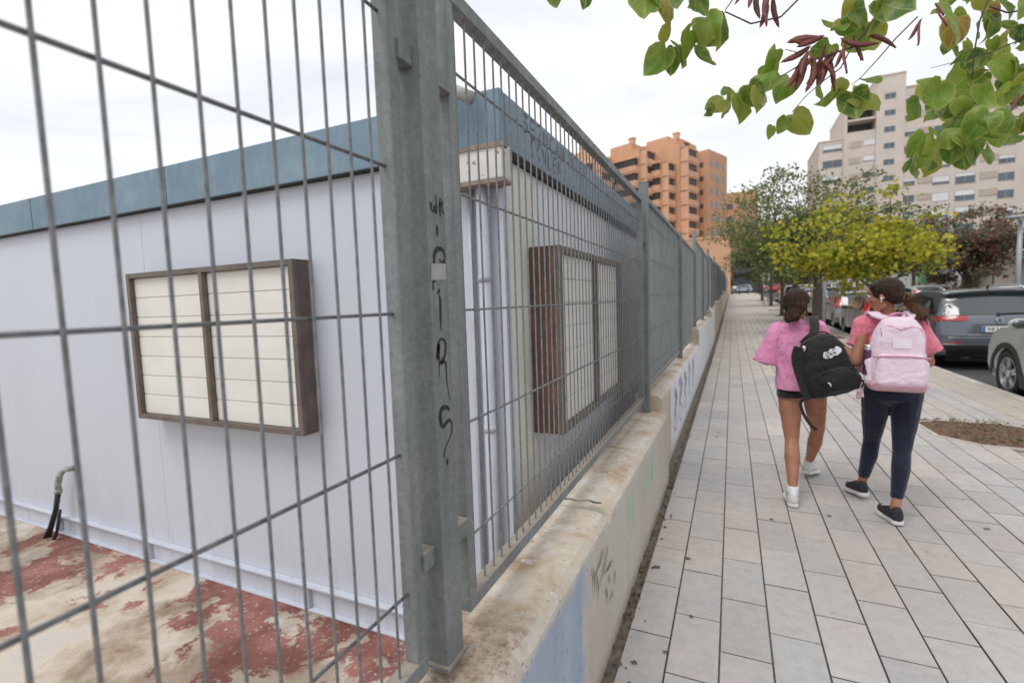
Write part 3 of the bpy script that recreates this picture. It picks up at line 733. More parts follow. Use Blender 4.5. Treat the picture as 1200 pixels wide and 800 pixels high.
for x, h_ in ((16.2, .9), (23.2, 1.2), (26.2, .8), (27.1, 2.3), (31, .8)): b.box((BX(x), BY+4, bz(28.9) if x > 20 else bz(23.2)), (BX(x)+.5+.4*(h_ < 2), BY+5, bz(28.9)+h_ if x > 20 else bz(23.2)+h_))
b.build('roof_vents', M['shed'], bl)
M['shutter'] = mat('white_shutter', (.62, .62, .62), .6, 0, .1, .6, world=True); M['frame'] = mat('window_frame_grey', (.3, .3, .3), .5)
M['beigelouver'] = mat('beige_louvre', (.42, .35, .29), .8, 0, .12, 3, world=True)
M['rail'] = mat('dark_rail_and_shade', (.05, .045, .04), .5)
def window(parent, x, z, w_, h_, yf, shut=0, name='window'):
    b = MB(); e = .07
    b.box((x-w_/2-e, yf-.05, z-h_/2-e), (x+w_/2+e, yf+.02, z-h_/2)); b.box((x-w_/2-e, yf-.05, z+h_/2), (x+w_/2+e, yf+.02, z+h_/2+e))
    b.box((x-w_/2-e, yf-.049, z-h_/2), (x-w_/2, yf+.02, z+h_/2)); b.box((x+w_/2, yf-.049, z-h_/2), (x+w_/2+e, yf+.02, z+h_/2)); b.box((x-.04, yf-.03, z-h_/2), (x+.04, yf+.02, z+h_/2*(1-2*shut)))
    fr = b.build(name, M['frame'], parent)
    b = MB(); b.box((x-w_/2, yf-.012, z-h_/2), (x+w_/2, yf+.0, z+h_/2*(1-2*shut))); b.build('pane', M['winglass'], fr)
    if shut:
        b = MB(); b.box((x-w_/2, yf-.028, z+h_/2*(1-2*shut)), (x+w_/2, yf-.002, z+h_/2)); b.build('shutter', M['shutter'], fr)
rw = random.Random(11)
FL = [25.87-2.215*i for i in range(11)]
for i, z in enumerate([28.09]+FL):
    window(bl, BX(19.78), bz(z), 1.5, .85, BY)
for i, z in enumerate([27.25]+[27.25-2.215*j for j in range(1, 11)]): window(bl, BX(21.85)+.3, bz(z), 1.75, 1.1, BY+.25, rw.choice([0, 0, .5, .3]))
for j in range(11):
    z = 27.2-2.215*j
    if 6 > j > 0: pass
    window(bl, BX(25.6), bz(z-.1), 2.3, 1.35, BY+.25, rw.choice([0, .4, .7, 1, 0]))
    window(bl, BX(28.15), bz(z-.15), 2.6, 1.75, BY+.25, rw.choice([0, .25, .5, .3, 0]))
    window(bl, BX(32.25), bz(z-.5), 2.0, 1.25, BY+.25, rw.choice([0, .4, .3, 0]))
    window(bl, BX(35.6), bz(z-.5), 2.0, 1.25, BY+.25, rw.choice([0, .4, .3, 0]))
for j in range(9):
    z = 22.2-2.215*j
    window(bl, BX(13.2), bz(z), 3.0, 1.25, BY+.6, [.62, 0, .5, 0, .4, 0, 0, .3, 0][j]); window(bl, BX(17.55), bz(z+.15), 1.7, 1.0, BY+.3, [1, .9, .2, 0, .4, 0, 0, 0, 0][j])
for j in range(11):
    z = bz(27.4-2.215*j)
    for q in ([(BX(23.1), BY+.16, z-.6, BX(24.6), BY+.26, z+.5)]+([(BX(29.6), BY+.16, z-.9, BX(31.4), BY+.26, z+.25)] if j else [])+([(BX(15.2), BY+.2, bz(22.2-2.215*j)-.5, BX(16.6), BY+.31, bz(22.2-2.215*j)+.6)] if j < 9 else [])):
        b = MB(); b.box(q[:3], q[3:]); b.build('louvre_panel', M['beigelouver'], bl)
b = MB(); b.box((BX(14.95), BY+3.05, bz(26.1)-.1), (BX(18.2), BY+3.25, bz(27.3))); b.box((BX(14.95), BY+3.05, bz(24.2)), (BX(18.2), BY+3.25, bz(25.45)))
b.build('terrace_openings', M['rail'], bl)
# ---------------------------------------------------------------- orange stepped block
t = NT('orange_brick'); t.world = True
t.set(col=t.ramp(t.noise(.5, 5), [(.3, (.52, .295, .175, 1)), (.7, (.60, .35, .215, 1))]), rough=.9); M['orange'] = t.m
M['orange2'] = mat('orange_balcony', (.62, .37, .24), .9, 0, .1, .6, world=True)
A = math.radians(-21.7); RA = Matrix.Rotation(A, 3, 'Z')
O0 = Vector((-4.4, 110, 0))                    # tower corner
ob = thing('orange_apartment_block', (-14, 112, 1.9), 'orange brick apartment block with stepped terraces above the fence', 'apartment block')
def lp(u, v, z): p = RA@Vector((u, v, 0)); return Vector((O0.x+p.x, O0.y+p.y, z))
def lbox(b, u0, u1, v0, v1, z0, z1):
    b.add([lp(u, v, z) for z in (z0, z1) for u, v in ((u0, v0), (u1, v0), (u1, v1), (u0, v1))], [(0, 3, 2, 1), (4, 5, 6, 7), (0, 1, 5, 4), (1, 2, 6, 5), (2, 3, 7, 6), (3, 0, 4, 7)])
# tower (u<0 is left); masses step forward (v<0) and left
vol = [(-9, 0, 0, 9, 31.4), (-13, -2.3, -8, 2, 31.6), (-17, -5, -4, 5, 34.2), (-18, -7, -15, -8, 30.4), (-22, -12, -23, -15, 29.0), (-26, -12, -8, 2, 32.6), (-11, -4.2, -11.5, -8, 27.6)]
b = MB()
for u0, u1, v0, v1, zt in vol: lbox(b, u0, u1, v0, v1, 2, zt)
lbox(b, -13, -8, -2, 4, 34.2, 35.6); lbox(b, -15, -10, -13, -8, 30.4, 32.6); lbox(b, -19.5, -15, -20, -15, 29, 31.2)
b.build('wall', M['orange'], ob)
for u, v, z in ((-6, -2, 34.2), (-16, -2, 34.2), (-24, -6, 32.6), (-11, -11, 32.6), (-4, -4, 31.6), (-18, -18, 31.2)): b = MB(); lbox(b, u-.5, u+.5, v-.5, v+.5, z, z+1.3); lbox(b, u-.65, u+.65, v-.65, v+.65, z+1.3, z+1.5); b.build('chimney', M['orange2'], ob)
FH = 2.78
def owin(u0, u1, v, z, h_, axis, name='window'):
    b = MB()
    if axis == 'v': lbox(b, u0, u1, v-.04, v+.05, z, z+h_)
    else: lbox(b, v-.05, v+.04, u0, u1, z, z+h_)
    b.build(name, M['winglass'], ob)
def obal(u0, u1, v0, v1, z, front=True):
    """terrace slab with brick parapet and dark recess above, standing proud of a face"""
    b = MB(); lbox(b, u0, u1, v0, v1, z, z+1.05); b.build('balcony', M['orange2'], ob)
    b = MB(); e = .9
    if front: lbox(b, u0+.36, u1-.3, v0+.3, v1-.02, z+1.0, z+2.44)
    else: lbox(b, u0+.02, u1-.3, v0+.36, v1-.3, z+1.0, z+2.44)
    b.build('recess', M['rail'], ob)  # solid block, its dark colour stands in for shade in the open balcony
    b = MB()
    if front: lbox(b, u0, u0+.35, v0, v1, z+1.05, z+2.75); lbox(b, u0, u1, v0+.1, v1, z+2.45, z+2.78-.03)
    else: lbox(b, u0, u1, v0, v0+.35, z+1.05, z+2.75); lbox(b, u0, u1-.1, v0, v1, z+2.45, z+2.75)
    b.build('balcony_side', M['orange2'], ob)
rq = random.Random(3)
for i in range(5):
    z = 26.0-FH*i
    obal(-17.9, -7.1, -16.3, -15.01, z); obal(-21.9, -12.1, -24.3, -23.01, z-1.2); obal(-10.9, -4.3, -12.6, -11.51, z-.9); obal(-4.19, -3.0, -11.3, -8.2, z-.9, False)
for i in range(7):
    z = 28.2-FH*i
    owin(1.0, 1.9, 0, z, 1.2, 'u'); owin(3.2, 4.9, 0, z, 1.25, 'u'); owin(6.4, 7.4, 0, z, 1.2, 'u')
    if i < 6: owin(-1.9, -1.2, 0, z-.2, 1.0, 'v')
for i in range(7):
    z = 28.0-FH*i
    obal(-2.29, -.75, -7.6, -3.0, z, False); owin(-2.2, -1.3, -2.3, z+.6, 1.1, 'u')
for i in range(6):
    z = 26.4-FH*i
    if i < 5: owin(-10.8, -9.6, -4.2, z-1, 1.2, 'u') if i else None
for i in range(4):
    z = 26.7-FH*i
    owin(-14.2, -13.2, -7, z, 1.2, 'u'); owin(-11.9, -9.4, -7, z-.2, 1.5, 'u')
    owin(-22, -20.8, -12, z-1, 1.2, 'u'); owin(-19, -17, -12, z-1, 1.4, 'u')
for i in range(5):
    z = 27.4-FH*i
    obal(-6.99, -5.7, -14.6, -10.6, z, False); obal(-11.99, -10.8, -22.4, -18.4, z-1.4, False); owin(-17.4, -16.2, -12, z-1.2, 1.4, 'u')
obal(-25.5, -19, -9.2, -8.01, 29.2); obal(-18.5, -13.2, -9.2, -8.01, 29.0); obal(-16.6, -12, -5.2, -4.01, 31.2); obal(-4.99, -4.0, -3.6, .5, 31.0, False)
# orange podium at the fence's end and a second orange house behind
pd = thing('orange_low_building', (-3.2, 92, 1.8), 'plain windowless orange wall block at the end of the fence', 'building')
b = MB(); b.box((-14, 88, 1.5), (-.25, 106, 11.0)); b.build('wall', M['orange'], pd)
b = MB(); b.box((-14.1, 87.9, 11.0), (-.15, 106, 11.3)); b.build('parapet', M['orange2'], pd)
b = MB(); b.box((-.249, 88.3, 1.9), (-.2, 90.5, 4.6)); b.build('door_recess', M['rail'], pd)
o2 = thing('orange_house', (0, 135, 2), 'smaller orange apartment house seen beyond the right edge of the stepped block', 'apartment block')
b = MB(); b.box((-12, 130, 2), (5.5, 145, 25.9)); b.build('wall', M['orange'], o2)
for i in range(7):
    for x in (-1.2, 1.6):
        b = MB(); b.box((x, 129.93, 22-3*i), (x+1.3, 130.05, 23.3-3*i)); b.build('window', M['winglass'], o2)
# shop row across the end of the street, partly under the trees
M['shopdark'] = mat('shopfront_grey', (.13, .15, .17), .6, 0, .3, .5, world=True)
sr = thing('shop_row', (30, 126, 2), 'grey-blue low shop row across the far end of the street under the trees', 'building')
b = MB(); b.box((.3, 124, 1.9), (75, 134, 9.0)); b.build('wall', M['shopdark'], sr)
b = MB(); b.box((.1, 123.2, 6.0), (75, 123.99, 6.5)); b.build('canopy', M['rail'], sr)
for i in range(16):
    b = MB(); b.box((1.2+4.4*i, 123.93, 2.2), (4.6+4.4*i, 124.02, 5.6)); b.build('shop_window', M['winglass'], sr)
# far side wall with green sign and low beige building behind
ww = thing('boundary_wall', (12, 45, 1), 'long white boundary wall across the street', 'wall')
t = NT('white_boundary'); t.world = True
t.set(col=t.ramp(t.noise(.8, 5), [(.3, (.52, .50, .46, 1)), (.7, (.62, .60, .57, 1))]), rough=.9); M['bwall'] = t.m
b = MB()
yy = 37.
while yy < 90: b.box((12.0, yy, zg(yy)-.6), (12.25, yy+3.98, 2.72+.008*(yy-37))); yy += 4
b.build('wall_body', M['bwall'], ww)
b = MB(); b.box((11.97, 37, 2.74), (12.28, 90, 2.80)); b.build('coping', M['kerb'], ww)
gs = tag(MB().box((11.9, 40.6, 1.9), (11.96, 43.2, 2.6)).build('green_sign', mat('green_sign', (.12, .45, .22), .5, 0, .1)), 'small green panel fixed on the white boundary wall', 'sign')
# low building and railings
lb = thing('low_pavilion', (24, 34, .3), 'low beige and white pavilion behind railings across the street', 'building')
M['pav'] = mat('pavilion_wall', (.60, .53, .45), .85, 0, .12, .6, world=True)
b = MB(); b.box((13.5, 30, -.2), (60, 40, 2.9)); b.build('wall', M['pav'], lb)
b = MB(); b.box((13.2, 29.5, 2.9), (60, 40.3, 3.25)); b.build('roof', M['shed'], lb)
for i in range(10):
    b = MB(); b.box((14.6+4.2*i, 29.95, .9), (17.4+4.2*i, 30.02, 2.45)); b.build('window', M['bwall' if i % 2 else 'winglass'], lb)
rl = thing('railing_fence', (12, 20, 0), 'grey metal railing fence along the far pavement', 'fence')
b = MB(); yy = 4.
while yy < 36.8: b.box((12.0, yy, zg(yy)), (12.06, yy+.06, 2.4+zg(yy))); yy += 2.6
b.build('posts', M['galv'], rl)
b = MB(); yy = 4.
while yy < 36.4:
    b.box((12.02, yy+.06, .25+zg(yy)), (12.04, yy+2.6, .29+zg(yy))); b.box((12.02, yy+.06, 2.25+zg(yy)), (12.04, yy+2.6, 2.29+zg(yy)))
    for i in range(1, 13): b.box((12.026, yy+.2*i+.05, .29+zg(yy)), (12.034, yy+.2*i+.06, 2.25+zg(yy)))
    yy += 2.6
b.build('bars', M['wirefar'], rl)
# ---------------------------------------------------------------- street furniture
M['pole'] = mat('grey_pole', (.30, .32, .33), .45, .3, .1)
lp_ = thing('street_lamp', (7.1, 17.5, -.13), 'tall slim grey street lamp at the right edge of the picture', 'street lamp')
b = MB(); b.tube([(10.02, 25.2, zg(25)), (10.02, 25.2, 4.0)], [.10, .07], 12); b.build('pole', M['pole'], lp_, smooth=True)
b = MB(); b.tube([(10.02, 25.2, 3.95), (9.9, 25.1, 4.05), (9.8, 25.0, 4.08)], .05, 10); b.build('arm', M['pole'], lp_, smooth=True)
b = MB(); b.ell((9.85, 25.05, 4.10), (.38, .2, .07)); b.build('lamp_head', M['pole'], lp_, smooth=True)
def pole_sign(x, y, h_, r, label, cat, sign=None):
    th = thing('signpost', (x, y, zg(y)), label, cat)
    b = MB(); b.tube([(x, y, zg(y)), (x, y, zg(y)+h_)], r, 10); b.build('pole', M['pole'], th, smooth=True)
    if sign == 'round':
        b = MB(); b.tube([(x, y-.06, zg(y)+h_-.3), (x, y-.03, zg(y)+h_-.3)], .3, 20); b.build('sign_disc', M['shutter'], th)
    if sign == 'panel':
        b = MB(); b.box((x-.45, y-.07, zg(y)+h_-.9), (x+.45, y-.04, zg(y)+h_)); b.build('sign_panel', M['shutter'], th)
    return th
pole_sign(2.62, 17.9, 3.1, .05, 'plain grey pole beside the thick dark tree trunk', 'pole')
pole_sign(2.4, 46, 2.5, .035, 'thin pole with small round white sign far up the pavement', 'road sign', 'round')
pole_sign(2.95, 50, 2.7, .035, 'thin pole with pale square sign behind the round sign', 'road sign', 'panel')
pole_sign(10.4, 46, 3.0, .05, 'round pale sign on a pole in front of the white boundary wall', 'road sign', 'round')
# waste bin / bollards along the far pavement
bol = None
for i, (x, y) in enumerate(((1.0, 82), (2.2, 82), (3.1, 80), (-.0, 84))):
    th = thing('bollard', (x, y, zg(y)), ['bollard nearest the orange block, end of the pavement', 'second bollard at the far pavement edge', 'bollard nearest the road at the far corner', 'bollard close against the fence end'][(1, 2, 3, 0)[i] if i < 3 else 0] if False else
        ('dark bollard at the far end of the pavement, '+['second from the fence', 'third from the fence', 'nearest the road', 'closest to the fence'][i]), 'bollard', 'bollards at the far end of the pavement')
    b = MB(); b.tube([(x, y, zg(y)), (x, y, zg(y)+.95)], .06, 10); b.ell((x, y, zg(y)+.97), (.08, .08, .08)); b.build('bollard_post', M['rail'], th, smooth=True)
# ---------------------------------------------------------------- cars
def paint(name, c, metal=.4):
    t = NT(name); t.world = True
    t.set(col=c, rough=.28, metal=metal, coat=.8, spec=.5); t.b.inputs['Coat Roughness'].default_value = .1
    return t.m
M['red_lens'] = glassy('red_lens', (.42, .012, .014, 1), .15)
M['clear_lens'] = glassy('clear_lens', (.6, .62, .65, 1), .1)
M['plate'] = mat('plate_white', (.75, .75, .73), .5, 0, .03); M['plateblue'] = mat('plate_blue', (.02, .12, .5), .5, 0, .05)
KIND = {
 'suv': dict(L=4.49, w=1.84, belt=1.02, tum=.33, r=.345, ax=(.86, 3.53),
   top=[(.07, .30), (.0, .42), (.0, .66), (.045, .72), (.05, .93), (.10, 1.07), (.40, 1.50), (.30, 1.545), (.42, 1.585), (1.1, 1.615), (1.9, 1.61), (2.45, 1.53), (3.25, 1.10), (3.95, 1.02), (4.32, .90), (4.44, .68), (4.47, .45), (4.40, .28)],
   glass=(5, 6), win=[(.62, 1.08), (.92, 1.44), (1.9, 1.50), (2.35, 1.44), (2.95, 1.10)], pil=[(1.30, 1.36), (2.12, 2.18)]),
 'hatch': dict(L=4.05, w=1.76, belt=.93, tum=.36, r=.315, ax=(.72, 3.22),
   top=[(.08, .28), (.0, .38), (.0, .58), (.04, .64), (.06, .84), (.12, .96), (.42, 1.38), (.34, 1.42), (.5, 1.455), (1.1, 1.48), (1.7, 1.47), (2.2, 1.40), (2.98, .99), (3.6, .90), (3.9, .76), (4.0, .55), (4.02, .4), (3.96, .26)],
   glass=(5, 6), win=[(.55, .98), (.80, 1.28), (1.65, 1.37), (2.08, 1.32), (2.72, 1.0)], pil=[(1.12, 1.18), (1.9, 1.95)]),
}
def make_car(kind, pm, label, loc, rz=0, detail=2, group='cars parked along the kerb', plate=None, lens='red', clad=False, cat='car', rails=False, mirror=None, axf=None):
    K = dict(KIND[kind])
    if axf: K['ax'] = (K['ax'][0], axf)
    L = K['L']; hw0 = K['w']/2; belt = K['belt']; R = K['r']
    th = thing('parked_car', loc, label, cat, group, rz)
    def hw(z): 
        h = hw0 if z >= .5 else hw0-.06*(.5-z)/.5
        return h-(z-belt)*K['tum'] if z > belt else h
    def S(y, z, s, off=0):                    # surface point of profile (y,z) at lateral s
        e = abs(s)**5
        yy = y+(.16*e*(1 if y < L/2 else -1))*max(0, 1-min(y, L-y)/.9)
        zz = z-(.045*s*s if z > 1.3 else (.015*s*s if z > belt+.02 else 0))
        return Vector((s*hw(z)*(1), yy, zz))
    body = MB()
    low = K['top'][-1]; bot = []
    for ay in reversed(K['ax']):
        for k in range(0, 11):
            a = PI*k/10; bot.append((ay+(R+.045)*math.cos(a), max(.22, R+(R+.045)*math.sin(a))))
    prof = list(K['top'])+[(K['ax'][1]+R+.05, .22)]+bot+[(K['ax'][0]-R-.05, .22)]
    SL = [-1, -.985, -.93, -.8, -.5, 0, .5, .8, .93, .985, 1]
    rings = []
    for s_ in SL:
        sh = 0
        rings.append(body.add([S(y, z, s_) for y, z in prof], []))
    n = len(prof)
    for i in range(len(SL)-1):
        for k in range(n): body.f.append((rings[i]+k, rings[i]+(k+1) % n, rings[i+1]+(k+1) % n, rings[i+1]+k)); body.mi.append(0)
    body.f.append(tuple(rings[0]+k for k in range(n))); body.mi.append(0); body.f.append(tuple(rings[-1]+k for k in reversed(range(n)))); body.mi.append(0)
    # shrink outermost ring a touch for rounded shoulders is given by the bevel
    bo = body.build('body', pm, th, local=True, bevel=.022 if detail > 1 else .03, seg=3 if detail > 1 else 2)
    for p in bo.data.polygons: p.use_smooth = True
    wn = bo.modifiers.new('wn', 'WEIGHTED_NORMAL'); wn.keep_sharp = True
    u = MB(); u.box((-hw0+.22, .35, .16), (hw0-.22, L-.35, .62)); u.build('underbody', M['black'], th, local=True)
    # patches on rear surface between profile indices
    def patch(name, m, i0, t0, i1, t1, s0, s1, off=.006, ns=10, nt=4, parent=th, front=False, thick=True):
        b = MB(); P = K['top']
        def q(f):
            i = min(int(f), len(P)-2); r = f-i; return (P[i][0]*(1-r)+P[i+1][0]*r, P[i][1]*(1-r)+P[i+1][1]*r)
        f0 = i0+t0; f1 = i1+t1; vs = []
        for a in range(nt+1):
            y, z = q(f0+(f1-f0)*a/nt)
            y2, z2 = q(min(f0+(f1-f0)*a/nt+.02, len(P)-1.001)); y1, z1 = q(f0+(f1-f0)*a/nt-.0)
            nn = Vector((0, -(z2-z1), (y2-y1))); nn.normalize()
            if not front and nn.y > 0: nn = -nn
            if front and nn.y < 0: nn = -nn
            if nn.z < -.2: nn.z *= -1
            for c in range(ns+1):
                s_ = s0+(s1-s0)*c/ns; vs.append(S(y, z, s_)+nn*off)
        b.add(vs, [(a*(ns+1)+c, a*(ns+1)+c+1, (a+1)*(ns+1)+c+1, (a+1)*(ns+1)+c) for a in range(nt) for c in range(ns)])
        return b.build(name, m, parent, smooth=True, local=True)
    g0 = K['glass'][0]
    patch('rear_window', M['carglass'], g0, .06, g0, .97, -.90, .90, .008)
    patch('windscreen', M['carglass'], 11, .06, 11, .93, -.90, .90, .010, front=True)
    lensm = M['red_lens']
    for sg in (-1, 1):
        if kind == 'suv':
            o = patch('tail_light', lensm, 4, .35, 5, .03, sg*.50, sg*1.0, .012, ns=10)
            b = MB(); x = sg*(hw0+.004); b.prism([(x, .09, .97), (x, .13, 1.065), (x, .44, 1.055), (x, .38, 1.0)], (sg*.004, 0, 0)); b.build('lens_side', lensm, o, local=True)
        else:
            o = patch('tail_light', lensm, 4, .0, 5, .75, sg*.74, sg*1.0, .012, ns=6)
            b = MB(); x = sg*(hw0+.004); b.prism([(x, .10, .80), (x, .2, 1.0), (x, .34, .96), (x, .27, .82)], (sg*.004, 0, 0)); b.build('lens_side', lensm, o, local=True)
        hl = patch('headlight', M['clear_lens'], 13, .6, 14, .7, sg*.6, sg*.99, .008, ns=5, front=True)
        # side windows
        b = MB(); W = K['win']; segs = [W[0][0]]+[p for pr_ in K['pil'] for p in pr_]+[W[-1][0]]
        def wtop(y):
            for (y0, z0), (y1, z1) in zip(W[:-1], W[1:]):
                if y0 <= y <= y1: return z0+(z1-z0)*(y-y0)/(y1-y0)
            return W[0][1]
        for a in range(0, len(segs), 2):
            y0, y1 = segs[a], segs[a+1]; N_ = 6; zb = W[0][1]
            for k in range(N_):
                ya, yb = y0+(y1-y0)*k/N_, y0+(y1-y0)*(k+1)/N_
                b.add([(sg*(hw(z)+.004), y, z) for y, z in ((ya, zb), (yb, zb), (yb, max(zb+.001, wtop(yb))), (ya, max(zb+.001, wtop(ya))))], [(0, 1, 2, 3)])
        b.build('side_window', M['carglass'], th, local=True)
        if detail > 1:
            b = MB(); y, z = mirror or W[-1][0]-.35, belt+.06
            b.ell((sg*(hw0+.10), y+.02, z+.03), (.12, .085, .075), nu=14, nv=8); b.box((sg*(hw0-.02) if sg > 0 else -hw0-.06, y-.02, z-.03), (hw0+.06 if sg > 0 else -hw0+.02, y+.03, z+.0))
            mo = b.build('side_mirror', pm, th, local=True, smooth=True)
            b = MB(); b.ell((sg*(hw0+.105), y-.045, z+.03), (.098, .03, .06), nu=14, nv=8); b.build('mirror_glass', M['carglass'], mo, local=True, smooth=True)
            b = MB(); zz = belt-.12
            for yy in (segs[0]+.62, segs[0]+1.55): b.box((sg*hw0-.012, yy, zz), (sg*hw0+.018 if sg > 0 else sg*hw0+.012, yy+.2, zz+.028)) if sg > 0 else b.box((sg*hw0-.018, yy, zz), (sg*hw0+.01, yy+.2, zz+.028))
            b.build('door_handle', pm, th, local=True, bevel=.004)
            b = MB()                          # door shut lines
            for yy in (1.25, 2.2, 3.05 if kind == 'suv' else 2.7):
                pts = [(sg*(hw(z_)+.0015), yy+.02*math.sin(z_*3), z_) for z_ in (.36, .6, .8, belt)]
                b.tube(pts, .004, 4)
            b.build('door_gap', M['black'], th, local=True)
            if clad:
                for ay in K['ax']:
                    b = MB(); ring = []
                    for k in range(15):
                        a = -.12+(PI+.24)*k/14
                        for rr_ in (R+.04, R+.115): ring.append((sg*(hw0-.004 if rr_ > R+.1 else hw0-.0), ay+rr_*math.cos(a), max(.2, R+rr_*math.sin(a))))
                    vs = [Vector(p) for p in ring]; nn = Vector((sg*.012, 0, 0))
                    b.add(vs+[v+nn for v in vs], [(2*k+30, 2*k+31, 2*k+33, 2*k+32) for k in range(14)]+[(2*k+1, 2*k+3, 2*k+33, 2*k+31) for k in range(14)]+[(2*k, 2*k+30, 2*k+32, 2*k+2) for k in range(14)])
                    b.build('wheel_arch_trim', M['black'], th, local=True, smooth=False)
                b = MB(); b.box((sg*hw0-.01 if sg > 0 else -hw0-.012, K['ax'][0]+R+.08, .2), (hw0+.012 if sg > 0 else -hw0+.01, K['ax'][1]-R-.08, .38)); b.build('sill_trim', M['black'], th, local=True)
        for ay in K['ax']:
            nseg = 36 if detail > 1 else 14; x0 = sg*(hw0-.21); x1 = sg*(hw0-.015)
            b = MB()
            prof_t = [(x0, R*.62), (x0, R*.93), (x0+sg*.02, R), (x1-sg*.025, R), (x1, R*.94), (x1+sg*.004, R*.80), (x1-sg*.01, R*.70), (x1-sg*.03, R*.66)]
            rg = [b.add([(px, ay+pr_*math.cos(2*PI*k/nseg), R+pr_*math.sin(2*PI*k/nseg)) for k in range(nseg)], []) for px, pr_ in prof_t]
            for a in range(len(rg)-1):
                for k in range(nseg): b.f.append((rg[a]+k, rg[a]+(k+1) % nseg, rg[a+1]+(k+1) % nseg, rg[a+1]+k)); b.mi.append(0)
            wh = b.build('wheel', M['rubber'], th, local=True, smooth=True)
            b = MB(); xr = x1-sg*.02
            if detail > 1:
                ns_ = 5
                rg = [b.add([(px, ay+pr_*math.cos(2*PI*k/36), R+pr_*math.sin(2*PI*k/36)) for k in range(36)], []) for px, pr_ in ((xr+sg*.008, R*.70), (xr+sg*.008, R*.655), (xr-sg*.10, R*.60))]
                for a in range(2):
                    for k in range(36): b.f.append((rg[a]+k, rg[a]+(k+1) % 36, rg[a+1]+(k+1) % 36, rg[a+1]+k)); b.mi.append(0)
                for k in range(ns_):
                    a = 2*PI*k/ns_+.35
                    for da in (-.16, .16):
                        d = Vector((0, math.cos(a+da), math.sin(a+da))); d0 = Vector((0, math.cos(a), math.sin(a))); tt = Vector((0, -d.z, d.y)); c0 = Vector((xr, ay, R))
                        b.prism([c0+d0*R*.10-tt*.022, c0+d0*R*.10+tt*.022, c0+d*R*.67+tt*.018, c0+d*R*.67-tt*.018], (-sg*.025, 0, 0))
                b.tube([(xr-sg*.03, ay, R), (xr+sg*.004, ay, R)], R*.17, 16)
            else: b.tube([(xr-sg*.02, ay, R), (xr-sg*.006, ay, R)], R*.62, 12)
            b.build('rim', M['alu'], wh, local=True)
            b = MB(); b.tube([(xr-sg*.09, ay, R), (xr-sg*.085, ay, R)], R*.6, 18); b.build('brake_disc', M['black'], wh, local=True)
    # rear details
    patch('rear_bumper_trim', M['black'], 0, .05, 1, .35, -.99, .99, .008)
    if kind == 'suv' and plate:
        patch('bumper_strip', M['chrome'], 1, .42, 1, .49, -.90, .90, .010)
        for sg in (-1, 1): patch('bumper_reflector', M['red_lens'], 1, .55, 1, .64, sg*.62, sg*.86, .012)
        patch('plate_recess', mat('car_recess', (.10, .105, .11), .5), 3, .05, 3, .95, -.42, .42, .004)
        pb = MB(); pb.box((-.26, .012, .765), (.26, .03, .875)); po = pb.build('number_plate', M['plate'], th, local=True, bevel=.004)
        bb = MB(); bb.box((-.258, .0095, .767), (-.215, .0118, .873)); bb.build('blue_band', M['plateblue'], po, local=True)
        tx = bpy.data.curves.new('plate_text', 'FONT'); tx.body = plate; tx.size = .105; tx.extrude = .0006; tx.space_character = 1.12
        to = bpy.data.objects.new('plate_text', tx); C.objects.link(to); to.rotation_euler = (PI/2, 0, 0); to.location = (-.19, .0105, .785)
        bpy.context.view_layer.update(); me = bpy.data.meshes.new_from_object(to.evaluated_get(bpy.context.evaluated_depsgraph_get()))
        o = bpy.data.objects.new('plate_number', me); C.objects.link(o); o.rotation_euler = to.rotation_euler; o.location = to.location; o.parent = po; me.materials.clear(); me.materials.append(M['black'])
        bpy.data.objects.remove(to)
        bd = MB(); bd.tube([(0, .055, .985), (0, .026, .985)], .056, 24); bo2 = bd.build('badge', M['chrome'], th, local=True)
        bd = MB(); bd.tube([(0, .026, .985), (0, .0245, .985)], .045, 24); bd.build('badge_field', M['carglass'], bo2, local=True)
        bd = MB()
        for pts in ([(-.024, .03), (-.006, -.004), (.0, .006), (.006, -.004), (.024, .03)], [(-.038, .014), (-.018, -.03), (0, .0), (.018, -.03), (.038, .014)]):
            bd.tube([(x, .023, .985+z) for x, z in pts], .0038, 5)
        bd.build('badge_letters', M['chrome'], bo2, local=True)
        wp = MB(); wp.tube([(0.0, .10, 1.105), (.20, .112, 1.118), (.42, .125, 1.115)], .012, 8); wp.ell((0, .095, 1.10), (.03, .02, .03)); wp.build('rear_wiper', M['black'], th, local=True, smooth=True)
        patch('window_border', M['black'], 6, -.02, 7, .35, -.9, .9, .009)
        e_ = MB()
        for s0 in (-.55, .45): e_.box((s0, .03, .23), (s0+.13, .08, .28))
        e_.build('exhaust', M['black'], th, local=True, bevel=.01)
        patch('bumper_line', M['black'], 2, .25, 2, .6, -.97, .97, .006)  # black strip across the rear, just above the bumper
    if rails:
        for sg in (-1, 1):
            x = sg*.62; b = MB(); b.tube([(x, .75, 1.585), (x, .95, 1.64), (x, 1.4, 1.665), (x, 2.1, 1.655), (x, 2.35, 1.60)], .016, 8); b.build('roof_rail', M['chrome'], th, local=True, smooth=True)
        b = MB(); b.tube([(0, .62, 1.59), (0, .56, 1.66)], .018, 6); b.build('antenna_fin', M['black'], th, local=True)
    return th
graphite = paint('graphite_paint', (.13, .15, .175, 1)); silver = paint('champagne_paint', (.44, .455, .44, 1)); lightgrey = paint('light_grey_paint', (.42, .43, .43, 1), .3)
darkblue = paint('dark_blue_paint', (.03, .04, .065, 1)); whitep = paint('white_car_paint', (.7, .7, .7, 1), 0); redp = paint('red_car_paint', (.5, .03, .03, 1), 0); palesil = paint('pale_blue_paint', (.35, .42, .5, 1))
make_car('suv', graphite, 'dark graphite SUV with roof rails seen from behind beside the pink backpack', (4.64, 12.2, -.13), detail=2, plate='9838 K', rails=True)
